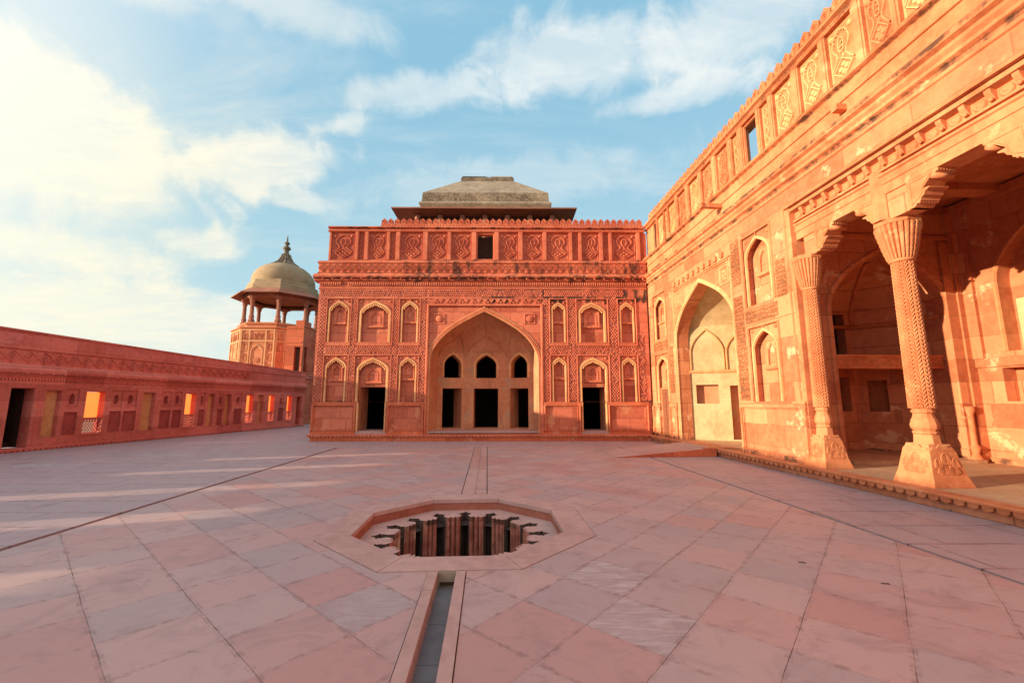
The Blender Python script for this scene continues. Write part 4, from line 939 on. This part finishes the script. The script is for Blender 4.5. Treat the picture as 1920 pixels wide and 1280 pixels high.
# small colonnettes at the foot of the end wall
cn = MB()
cn.lathe([(.10, WZ), (.13, WZ + .1), (.07, WZ + .2), (.11, WZ + .34), (.06, WZ + .42), (.065, 1.32), (.1, 1.4), (.1, 1.5)], 10, XE + .06, 4.11, smooth=True)
cn.obj('colonnette', 'org_trim', porch)
# back wall of the porch
bwm = MB(); b1 = rect(XE - .3, 3.5, WZ, 6.6)
nb = (-8.55, -5.3); nb2 = (-4.9, -1.6)
bwm.plate([b1, arch(sum(nb) / 2, (nb[1] - nb[0]) / 2, 2.72, 4.3, 5.9, 2), arch(sum(nb2) / 2, (nb2[1] - nb2[0]) / 2, 2.72, 4.3, 5.9, 2), rect(-8.72, -7.4, 1.62, 2.36), rect(-6.9, -5.6, 1.62, 2.36)], PD, PD + .35)
bwm.plate([rect(-8.9, -1, 1.2, 6.2)], PD + .32, PD + .5)
bwm.box(XE + .1, 3.5, PD - .06, PD, 2.40, 2.60); bwm.box(XE + .1, 3.5, PD - .05, PD, WZ, WZ + .12); bwm.box(XE + .1, 3.5, PD - .02, PD, .95, 1.15)
bwm.box(XE + .09, XE + .30, PD - .08, PD, 2.6, 6.4)
bko = bwm.obj('porch_back_wall', 'org', wing)
q = MB(); q.plate([rect(-8.5, -5.4, 2.75, 3.9)], PD + .315, PD + .33); q.obj('worn_plaster', 'plaster', bko)
q = MB(); q.rib(arch(sum(nb) / 2, (nb[1] - nb[0]) / 2 + .05, 2.72, 4.3, 5.95, 2), .08, PD, .03); q.box(XE, 3.5, PD - .12, PD, 6.2, 6.4); q.obj('back_moulding', 'org_trim', bko)
cg = MB(); cg.box(XE - .3, 3.5, .32, PD + .2, 6.45, 6.55)
for k in range(4): cg.box(XE + .8 + k * 1.9, XE + 1.15 + k * 1.9, .32, PD, 6.28, 6.45)
cg.obj('porch_ceiling', 'org', wing)
e2 = MB(); e2.box(PO[1] + .05, PO[1] + .35, .3, PD, WZ, 6.5); e2.obj('porch_near_wall', 'org', wing)
rf = MB(); rf.box(WX0 + .35, WX1, YW + .3, 7.5, 7.6, 7.75); rf.box(WX0 + .35, WX1, 7.2, 7.5, -.02, 7.6); rf.obj('flat_roof', 'roof', wing)
# entablature of the porch: rosette frieze, beam, brackets
en = MB()
YB = .10
en.box(PO[0], PO[1], YB + .02, .52, 5.34, 5.70)
en.prof([(YB + .02, 5.52), (YB, 5.53), (YB, 5.66), (YB - .03, 5.68), (YB - .03, 5.72), (YB + .02, 5.74)], PO[0], PO[1])
en.box(PO[0], PO[1], YB + .04, .5, 5.70, 6.12)
en.prof([(YB + .04, 5.76), (YB - .02, 5.77), (YB - .02, 5.81), (YB + .04, 5.82)], PO[0], PO[1])
en.prof([(YB + .05, 6.0), (YB - .1, 6.03), (YB - .1, 6.10), (YB + .05, 6.11)], PO[0], PO[1])
ent = en.obj('porch_beam', 'org_trim', wing)
rs = MB(); x = PO[0] + .14; k = 0
while x < PO[1] - .1:
    if k % 2 == 0: rs.boss(x, 5.90, [(.085, YB + .04), (.08, YB + .0), (.055, YB - .01), (.05, YB + .01), (.03, YB - .015), (.012, YB - .02)], 14)
    else:
        rs.prof([(YB + .04, 5.85), (YB + .0, 5.87), (YB - .06, 5.97), (YB - .07, 6.02), (YB + .04, 6.02)], x - .04, x + .04); rs.bead(x, YB - .02, 5.87, .032)
    x += .165; k += 1
rs.obj('rosette_frieze', 'org_trim', ent)
# frame strips of the opening
b = MB(); b.rib([(PO[0] + .03, WZ), (PO[0] + .03, 5.75)], .07, .335, .04); b.obj('porch_jamb', 'org_trim', wing)
# column
def column_parts():
    parts = {}
    # shaft with herringbone carving
    b = MB(); n, rows = 90, 330; z0, z1 = 1.50, 4.14; pts = []
    for j in range(rows + 1):
        z = z0 + (z1 - z0) * j / rows; r0 = .205 - .025 * j / rows
        for i in range(n):
            th = 2 * math.pi * i / n; t8 = (i / n * 9) % 1; zig = abs(t8 - .5) * 2
            ph = (z / .068 + zig * 1.35) % 1; e = min(ph, 1 - ph) * 2
            rr = r0 + .006 - .030 * (1 - min(1, e * 1.4)) - (.016 if min(t8, 1 - t8) < .06 or abs(t8 - .5) < .06 else 0)
            pts.append((rr * math.cos(th), rr * math.sin(th), z))
    b.add(pts, [(j * n + i, j * n + (i + 1) % n, (j + 1) * n + (i + 1) % n, (j + 1) * n + i) for j in range(rows) for i in range(n)])
    parts['shaft'] = b
    # capital: flaring tiers of leaves
    b = MB(); n, rows = 96, 54; z0, z1 = 4.14, 4.78; pts = []
    for j in range(rows + 1):
        f = j / rows; z = z0 + (z1 - z0) * f; r0 = .205 + .165 * (f ** .85)
        tier = int(f * 6.999); tf = f * 7 - tier
        for i in range(n):
            th = 2 * math.pi * i / n; u = (i / n * 24) % 1
            rr = r0 + .012 * math.sin(math.pi * u) + (.014 * tf if u > .2 else -.03) - (.016 if tf > .86 else 0)
            pts.append((rr * math.cos(th), rr * math.sin(th), z))
    b.add(pts, [(j * n + i, j * n + (i + 1) % n, (j + 1) * n + (i + 1) % n, (j + 1) * n + i) for j in range(rows) for i in range(n)])
    b.lathe([(.36, 4.775), (.395, 4.79), (.40, 4.86), (.385, 4.88)], 8, ph=math.pi / 8); b.lathe([(.2, 4.10), (.215, 4.12), (.215, 4.145)], 24, smooth=True)
    parts['capital'] = b
    # vase and mouldings under the shaft
    b = MB()
    b.lathe([(.17, 1.06), (.20, 1.08), (.20, 1.105), (.175, 1.12), (.215, 1.17), (.222, 1.22), (.20, 1.29), (.165, 1.36), (.155, 1.41), (.18, 1.43), (.185, 1.455), (.165, 1.47), (.165, 1.49), (.205, 1.50)], 12, smooth=False)
    b.lathe([(.215, .90), (.205, .94), (.195, 1.05), (.20, 1.065)], 8, ph=math.pi / 8)
    parts['vase_moulding'] = b
    # splayed square foot with carved leaves
    b = MB(); levels = [(.40, WZ), (.39, WZ + .03), (.345, WZ + .17), (.335, WZ + .19), (.255, .82), (.225, .87), (.215, .91)]
    pts = []
    for hx, z in levels: pts += [(-hx, -hx, z), (hx, -hx, z), (hx, hx, z), (-hx, hx, z)]
    nl_ = len(levels); b.add(pts, [(4 * j + i, 4 * j + (i + 1) % 4, 4 * j + 4 + (i + 1) % 4, 4 * j + 4 + i) for j in range(nl_ - 1) for i in range(4)] + [(0, 1, 2, 3), tuple(4 * nl_ - 4 + i for i in range(4))])
    # wavy leaf grooves on each sloping face
    for fa in range(4):
        ca, sa = math.cos(fa * math.pi / 2), math.sin(fa * math.pi / 2)
        q = MB()
        for (cx, cz, rx, rz, n_) in ((-.10, .48, .12, .13, 6), (.10, .48, .12, .13, 6), (0, .66, .10, .13, 5), (-.17, .60, .07, .1, 4), (.17, .60, .07, .1, 4), (0, .44, .05, .05, 3)):
            for s_ in range(n_):
                kx, kz = rx * (s_ + 1) / n_, rz * (s_ + 1) / n_
                path = [(cx + kx * math.cos(t_), cz - rz * .5 + kz * 1.3 * math.sin(t_)) for t_ in [math.pi * g_ / 10 for g_ in range(11)]]
                path = [(x_, z_) for x_, z_ in path if abs(x_) < .33 - .08 * (z_ - .43) / .39 - .02 and .44 < z_ < .82]
                if len(path) > 2: q.rib(path, .014, 0, .014)
        for x_, y_, z_ in q.v:
            pass
        v2 = []
        for x_, y_, z_ in q.v:
            dpt = .335 - (.335 - .255) * (z_ - .43) / (.82 - .43); yy = -dpt + y_; v2.append((x_ * ca - yy * sa, x_ * sa + yy * ca, z_))
        b.add(v2, q.f)
        # cusped shoulders
        v2 = []; q = MB(); q.plate([[(-.245, .80), (-.2, .86), (-.12, .85), (-.06, .905), (0, .885), (.06, .905), (.12, .85), (.2, .86), (.245, .80)]], -.018, .0)
        for x_, y_, z_ in q.v: yy = -.245 + y_; v2.append((x_ * ca - yy * sa, x_ * sa + yy * ca, z_))
        b.add(v2, q.f)
    parts['foot'] = b
    # colonnette standing on the capital against the beam
    b = MB(); b.lathe([(.18, 4.87), (.175, 5.0), (.165, 5.74), (.18, 5.80)], 8, 0, -.27, ph=math.pi / 8); parts['upper_colonnette'] = b
    return parts
CP = {k: v.mesh(k) for k, v in column_parts().items()}
for k in CP: CP[k].materials.append(M['org_trim'])
for i, (sx_, dy_) in enumerate(((-8.80, .20), (-6.88, .42), (-4.45, .42))):
    cp = bpy.data.objects.new('porch_column', CP['shaft']); COL.objects.link(cp); cp.parent = wing; cp.location = (sx_, dy_, 0); cp.scale = (.76, .76, 1) if i == 0 else (.88, .88, 1)
    for k in CP:
        if k == 'shaft' or (k == 'upper_colonnette' and i == 0): continue
        o = bpy.data.objects.new(k, CP[k]); COL.objects.link(o); o.parent = cp
# brackets under the beam
def bracket(x0, sgn, deep=.34):
    pr = [(0, 4.86), (.10, 4.86), (.13, 4.90), (.20, 4.93), (.21, 4.97), (.26, 5.0), (.29, 5.06), (.35, 5.08), (.36, 5.10), (.25, 5.11), (.30, 5.16), (.36, 5.22), (.41, 5.25), (.46, 5.24), (.475, 5.28), (.50, 5.30), (.52, 5.345), (0, 5.345)]
    q = MB(); q.plate([[(x0 + sgn * u, z) for u, z in pr]], .12, .12 + deep, back=True)
    q.rib([(x0 + sgn * u, z) for u, z in ((.06, 4.92), (.17, 4.97), (.24, 5.05), (.24, 5.13), (.33, 5.23), (.42, 5.3), (.06, 5.3))], .02, .12, .012, closed=True)
    # carved front teeth
    for k_ in range(7):
        yy = .14 + k_ * (deep - .04) / 6
        q.bead(x0 + sgn * .49, yy, 5.315, .03); q.bead(x0 + sgn * .30, yy, 5.085, .028); q.bead(x0 + sgn * .16, yy, 4.92, .028)
    n_ = 10; q.add([(x0 + sgn * .44 + .045 * math.cos(2 * math.pi * g_ / n_), yy_, 5.235 + .045 * math.sin(2 * math.pi * g_ / n_)) for yy_ in (.105, .12 + deep) for g_ in range(n_)], [(g_, (g_ + 1) % n_, n_ + (g_ + 1) % n_, n_ + g_) for g_ in range(n_)] + [tuple(range(n_)), tuple(range(n_, 2 * n_))], True)
    return q
for x0, sg in ((-8.42, 1), (-6.88, -1), (-6.36, 1), (-4.72, -1), (-4.1, 1)): bracket(x0, sg).obj('bracket', 'org_trim', ent)
for a, b in ((-8.76, -8.4), (-7.0, -6.3), (-4.8, -4.05)): br = MB(); br.box(a, b, .15, .455, 4.86, 5.345); br.obj('bracket_block', 'org', ent)

# ------------------------------------------------------------------ left gallery wall
LA = math.atan2(16.2, 2.85)
gal = tag(empty('gallery_wall', (-15.32, 14.48, 0), LA), 'long low red sandstone wall in shade with doorways, niches and lattice windows', 'wall')
LT = .38; LB = .12
wins = [(2.2, 2.86), (6.4, 6.98), (10.28, 10.83), (12.1, 12.62), (13.82, 14.34)]
hid = [(-13.5, .8), (-11.05, .72), (-8.8, .66), (-6.2, .62), (-3.8, .62)]
scrn = [(.95, 1.40), (4.34, 4.90), (7.68, 8.10), (8.76, 9.17), (11.2, 11.66)]
nich = [(1.57, 1.97), (3.10, 3.52), (3.62, 4.12), (5.20, 5.68), (5.80, 6.22), (7.2, 7.52), (8.33, 8.63), (9.45, 9.98), (13.06, 13.5)]
dors = [(0.0, .62), (14.8, 15.34)]
holes = [rect(a, b, .46, 2.0) for a, b in wins] + [rect(a - w_ / 2, a + w_ / 2, 1.30, 2.27) for a, w_ in hid]
holes += [rect(a, b, .40, 2.0) for a, b in scrn] + [rect(a, b, 1.42, 2.08) for a, b in nich] + [rect(a, b, .46, 1.24) for a, b in nich]
lp = [(-24, LB)]
for a, b in dors: lp += [(a, LB), (a, 2.05 if a < 5 else 1.97), (b, 2.05 if a < 5 else 1.97), (b, LB)]
lp += [(15.7, LB), (15.7, 2.35), (-24, 2.35)]
w = MB(); w.plate([lp] + holes, 0, LT, back=True); gw = w.obj('wall', 'shade_red', gal)
p = MB(); p.plate([[(-24, 2.30), (15.7, 2.30), (15.7, 3.62), (-24, 4.42)]], .04, LT, back=True); p.box(-24, 15.7, -.0, .05, 2.30, 2.42)
p.prof([(.04, 3.33), (-.01, 3.34), (-.01, 3.37), (.04, 3.39)], -24, 15.7)
par3 = p.obj('parapet', 'shade_red', gal)
tt = -6.0
while tt < 14.5:
    w_ = random.uniform(.9, 2.3); e_ = min(tt + w_ - .22, 15.5); top_ = lambda t_: 4.42 - (t_ + 24) * .8 / 39.7
    q = MB(); q.plate([[(tt, 3.47), (e_, 3.47), (e_, top_(e_) - .10), (tt, top_(tt) - .10)]], .032, .05); q.obj('parapet_slab', random.choice(('shade_red', 'shade_pale', 'shade_pale')), par3); tt += w_
cp_ = MB(); cp_.plate([[(-24, 4.40), (15.7, 3.60), (15.7, 3.66), (-24, 4.46)]], .01, LT + .03, back=True); cp_.obj('coping', 'shade_red', par3)
c = MB(); c.prof([(0.0, 2.42), (-.08, 2.5), (-.19, 2.56), (-.21, 2.62), (-.21, 2.68), (-.12, 2.76), (-.02, 2.84), (.05, 2.86), (.05, 2.42)], -24, 15.7)
for k in range(70): c.bead(-9 + k * .355, -.185, 2.55, .035)
for k in range(280): c.box(-9 + k * .088, -9 + k * .088 + .045, -.035, 0, 2.30, 2.39)
c.obj('cornice', 'shade_red', gal)
fz = MB(); frieze_relief(fz, -2, 10.4, 2.88, 3.31, .04, p=.42); fz.obj('frieze', 'shade_red', gal)
p = MB(); p.box(-24, 15.7, -.09, .6, 0, LB - .02); pln = p.obj('plinth', 'shade_red', gal); plinth_edge(-9, 15.7, LB, -.10, step=.15).obj('scalloped_lip', 'shade_red', pln)
def jali(x0, x1, z0, z1, y, p=.10, thick=.04, r_=.36):
    q = MB(); hs = []; nx = max(1, int((x1 - x0) / p)); nz = max(1, int((z1 - z0) / (p * .87)))
    for j in range(nz):
        for i in range(nx):
            xc = x0 + (i + .5 + (.22 if j % 2 else -.22)) * (x1 - x0) / nx; zc = z0 + (j + .5) * (z1 - z0) / nz
            hs.append([(xc + p * r_ * math.cos(math.pi / 6 + g * math.pi / 3), zc + p * r_ * math.sin(math.pi / 6 + g * math.pi / 3)) for g in range(6)])
    q.plate([rect(x0, x1, z0, z1)] + hs, y, y + thick, back=True); return q
for a, b in wins:
    o = MB(); o.rib([(a - .04, .44), (a - .04, 2.05), (b + .04, 2.05), (b + .04, .44)], .07, 0, .035); o.box(a - .03, b + .03, -.04, LT, .40, .455)
    wo = o.obj('lattice_window', 'shade_red', gal)
    s_ = MB(); s_.box(a, b, .08, .30, .98, 1.03); s_.obj('sill', 'shade_red', wo)
    s_ = MB(); s_.box(a, b, .26, .264, 1.03, 1.99); s_.obj('pane', 'amber', wo)
    jali(a, b, .455, .98, .16, p=.085).obj('lattice', 'shade_red', wo)
for a, b in scrn:
    o = MB(); o.rib([(a - .035, .38), (a - .035, 2.04), (b + .035, 2.04), (b + .035, .38)], .065, 0, .03)
    so = o.obj('screen_panel', 'shade_red', gal); s_ = MB(); s_.box(a, b, .19, .25, .40, 2.0); s_.hexes(a, b, .42, 1.98, .19, p=.062, h=.014, drop=.02); s_.obj('screen', 'screen', so)
for a, b in nich:
    cx = (a + b) / 2; o = MB(); o.plate([rect(a, b, 1.42, 2.08), arch(cx, min(.11, (b - a) * .24), 1.53, 1.76, 1.92, 1)], .03, .14)
    o.rib(rect(a, b, 1.42, 2.08), .03, 0, .015, closed=True); o.box(cx - .15, cx + .15, .0, .03, 1.49, 1.52)
    no = o.obj('wall_niche', 'shade_red', gal); s_ = MB(); s_.box(a, b, .14, .3, 1.42, 2.08); s_.obj('niche_back', 'shade_dark', no)
    s_ = MB(); s_.box(a, b, .03, .2, .46, 1.24); s_.rib(rect(a, b, .46, 1.24), .03, 0, .012, closed=True); s_.hexes(a + .03, b - .03, .49, 1.21, .03, p=.075, h=.012); s_.obj('carved_panel', 'shade_dark', no)
for a, b in dors:
    zt = 2.05 if a < 5 else 1.97
    o = MB(); o.rib([(a - .05, LB), (a - .05, zt + .05), (b + .05, zt + .05), (b + .05, LB)], .10, 0, .04); do = o.obj('doorway', 'shade_red', gal)
    o = MB()
    for (u0, u1, v0, v1) in ((a - .1, a - .02, LT, 2.2), (b + .02, b + .1, LT, 2.2), (a - .1, b + .1, 2.2, 2.3)): o.box(u0, u1, v0, v1, LB, 2.3)
    o.box(a - .1, b + .1, LT, 2.3, 2.2, 2.3)
    for k in range(5): o.box(a, b, .7 + k * .22, 2.2, LB + .15 * k, LB + .15 * (k + 1))
    o.obj('stair_passage', 'inside', do)

# ------------------------------------------------------------------ corner block and domed tower
blk = tag(empty('corner_block', (-13.9, 32.0, 0)), 'square red sandstone block with a dark slit doorway between low wall and hall', 'building')
BX0, BX1, BY0 = -.60, .60, -1.3                      # local to (-13.9, 32)
b = MB()
q = MB(); q.plate([rect(BX0, BX1, 0, 7.15), rect(.02, .44, 3.62, 5.55)], BY0, BY0 + .3); q.box(BX0 + .0, BX1, BY0 - .04, BY0, 7.0, 7.17); b.add(q.v, q.f)
b.box(.0, BX1, BY0, BY0 + 1.2, 7.15, 7.6); b.box(BX0, 0, BY0 + .3, 6, 0, 7.1); b.box(0, BX1, BY0 + .9, 6, 0, 7.1); b.box(0, BX1, BY0 + .3, BY0 + .9, 0, 3.6); b.box(0, BX1, BY0 + .3, BY0 + .9, 5.6, 7.1)
b.box(-.02, .48, BY0 - .12, BY0, 3.2, 3.6); b.box(.48, BX1, BY0 - .03, BY0, 3.2, 5.1)
b.box(BX0, BX1 - .1, BY0 - .03, BY0, 5.95, 6.05)
b.v = [(x, y, z - .12 if z > 5.6 else z) for x, y, z in b.v]; b.obj('wall', 'red_plain', blk)
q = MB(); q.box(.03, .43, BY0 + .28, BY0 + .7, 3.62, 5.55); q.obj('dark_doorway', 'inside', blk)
# side facing the courtyard: cornice line and blind niches
b = MB()
for yc in (.1, 1.9, 3.7):
    for z0_, za_ in ((.4, 3.2), (3.9, 6.0)):
        q = MB(); q.rib(arch(yc, .55, z0_, za_ - .6, za_, 1), .09, 0, .05); q.rib(rect(yc - .75, yc + .75, z0_, za_ + .3), .05, 0, .03, closed=True)
        b.add([(BX1 - y, u, z) for u, y, z in q.v], q.f)
b.box(BX1, BX1 + .12, BY0, 6, 3.3, 3.45); b.obj('side_niche', 'shade_red', blk)

TC = (-17.55, 36.0); TR = 3.42
twr = tag(empty('domed_tower', (TC[0], TC[1], -.36), R(-1.5)), 'octagonal sandstone tower topped by an open domed kiosk, beyond the low wall', 'tower')
o8 = math.pi / 8
b = MB(); b.lathe([(TR, -3), (TR, 7.55), (TR + .14, 7.62), (TR + .14, 7.70), (TR - .2, 7.78)], 8, ph=o8); b.obj('tower_wall', 'tower', twr)
apo = TR * math.cos(o8); side = 2 * TR * math.sin(o8)
def on_face(k, q, dst):
    a = k * math.pi / 4; nx, ny = math.cos(a), math.sin(a); tx, ty = -ny, nx
    dst.add([(nx * (apo - y) + tx * x, ny * (apo - y) + ty * x, z) for x, y, z in q.v], q.f)
for k in range(8):
    tr_, nn = MB(), MB(); h = side / 2
    q = MB()
    for xx in (-h + .06, h - .06): q.box(xx - .06, xx + .06, -.06, 0, 2, 7.5)
    for xx in (-.62, .62): q.box(xx - .05, xx + .05, -.05, 0, 2, 7.5)
    for zz in (6.55, 7.42): q.box(-h, h, -.055, 0, zz, zz + .1)
    q.rib(arch(0, .44, 3.6, 5.75, 6.3, 1), .11, 0, .06)
    on_face(k, q, tr_); tr_.obj('face_frame', 'towerbuff', twr)
    if k not in (3, 4, 5, 6, 7): continue
    q = MB(); q.boss(0, 5.15, [(.2, 0), (.2, -.05), (.12, -.06), (.1, -.03), (.05, -.06)], 12); nn = MB(); on_face(k, q, nn); nn.obj('rosette', 'tower', twr)
    for xx, zz, r__, h1, h2 in [(xx, zz, .17, .3, .52) for xx in (-.92, .92) for zz in (4.3, 5.1, 5.9)] + [(xx, 6.72, .14, .26, .48) for xx in (-.92, -.38, 0, .38, .92)]:
        q = MB(); q.rib(arch(xx, r__, zz, zz + h1, zz + h2, 1), .065, 0, .05); q.box(xx - r__ - .03, xx + r__ + .03, -.04, 0, zz - .05, zz); nn = MB(); on_face(k, q, nn); nn.obj('blind_arch', 'tower', twr)
KR = 2.75
b = MB(); b.lathe([(KR + .25, 7.7), (KR + .25, 7.95), (KR + .36, 8.0), (KR + .36, 8.12), (KR, 8.2)], 8, ph=o8); kb = b.obj('kiosk_platform', 'tower', twr)
col0 = MB(); col0.lathe([(.22, 8.15), (.26, 8.3), (.17, 8.5), (.2, 8.65), (.15, 8.8), (.14, 9.75), (.2, 9.9), (.18, 10.0), (.3, 10.2), (.32, 10.35)], 8)
for q in (-1, 1):
    pr_ = [(0, 10.0), (.2, 10.03), (.28, 10.15), (.5, 10.22), (.6, 10.36), (0, 10.36)]; t_ = MB(); t_.plate([[(q * u, z) for u, z in pr_]], -.1, .1, back=True); col0.add([(x, y, z) for x, y, z in t_.v], t_.f)
c0 = None
for k in range(8):
    a = o8 + k * math.pi / 4; loc = ((KR - .05) * math.cos(a), (KR - .05) * math.sin(a), 0)
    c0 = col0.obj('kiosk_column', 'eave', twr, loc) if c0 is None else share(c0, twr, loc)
    bpy.context.view_layer
    ob = twr.children[-1] if False else None
cols_ = [o for o in COL.objects if o.name.startswith('kiosk_column')]
for k, o in enumerate(cols_): o.rotation_euler = (0, 0, o8 + k * math.pi / 4 + math.pi / 2)
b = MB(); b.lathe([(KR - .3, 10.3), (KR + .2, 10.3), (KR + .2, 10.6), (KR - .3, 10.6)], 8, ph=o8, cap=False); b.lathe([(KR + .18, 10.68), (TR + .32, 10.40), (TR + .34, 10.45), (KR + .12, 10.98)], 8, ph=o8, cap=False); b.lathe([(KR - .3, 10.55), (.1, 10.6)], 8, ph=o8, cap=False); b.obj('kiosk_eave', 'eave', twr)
b = MB(); b.lathe([(KR + .1, 10.85), (KR + .06, 11.35), (KR + .02, 11.42), (KR - .04, 11.42), (KR - .08, 11.72), (KR - .2, 11.78)], 8, ph=o8); b.obj('drum', 'dome', twr)
b = MB(); dm = [(2.42, 11.70), (2.46, 11.95), (2.42, 12.3), (2.27, 12.68), (2.0, 13.02), (1.64, 13.30), (1.22, 13.50), (.80, 13.64), (.4, 13.74), (.05, 13.78)]
b.lathe(dm, 48, smooth=True, cap=False); dmo = b.obj('dome', 'dome', twr)
b = MB(); pts = []
fin = [(1.06, 13.52), (1.08, 13.60), (.80, 13.78), (.56, 14.05), (.4, 14.4), (.34, 14.62)]
n = 32
for r0, z in fin:
    for i in range(n): rr = r0 * (1 + .09 * math.cos(16 * 2 * math.pi * i / n)); pts.append((rr * math.cos(2 * math.pi * i / n), rr * math.sin(2 * math.pi * i / n), z))
b.add(pts, [(j * n + i, j * n + (i + 1) % n, (j + 1) * n + (i + 1) % n, (j + 1) * n + i) for j in range(len(fin) - 1) for i in range(n)])
b.obj('lotus_cap', 'roofdark', dmo)
b = MB(); b.lathe([(.32, 14.58), (.2, 14.75), (.18, 15.0), (.3, 15.1), (.33, 15.2), (.26, 15.32), (.12, 15.4), (.1, 15.5), (.2, 15.58), (.22, 15.66), (.14, 15.76), (.07, 15.82), (.05, 16.2), (.01, 16.4)], 14, smooth=True); b.obj('finial', 'roofdark', dmo)
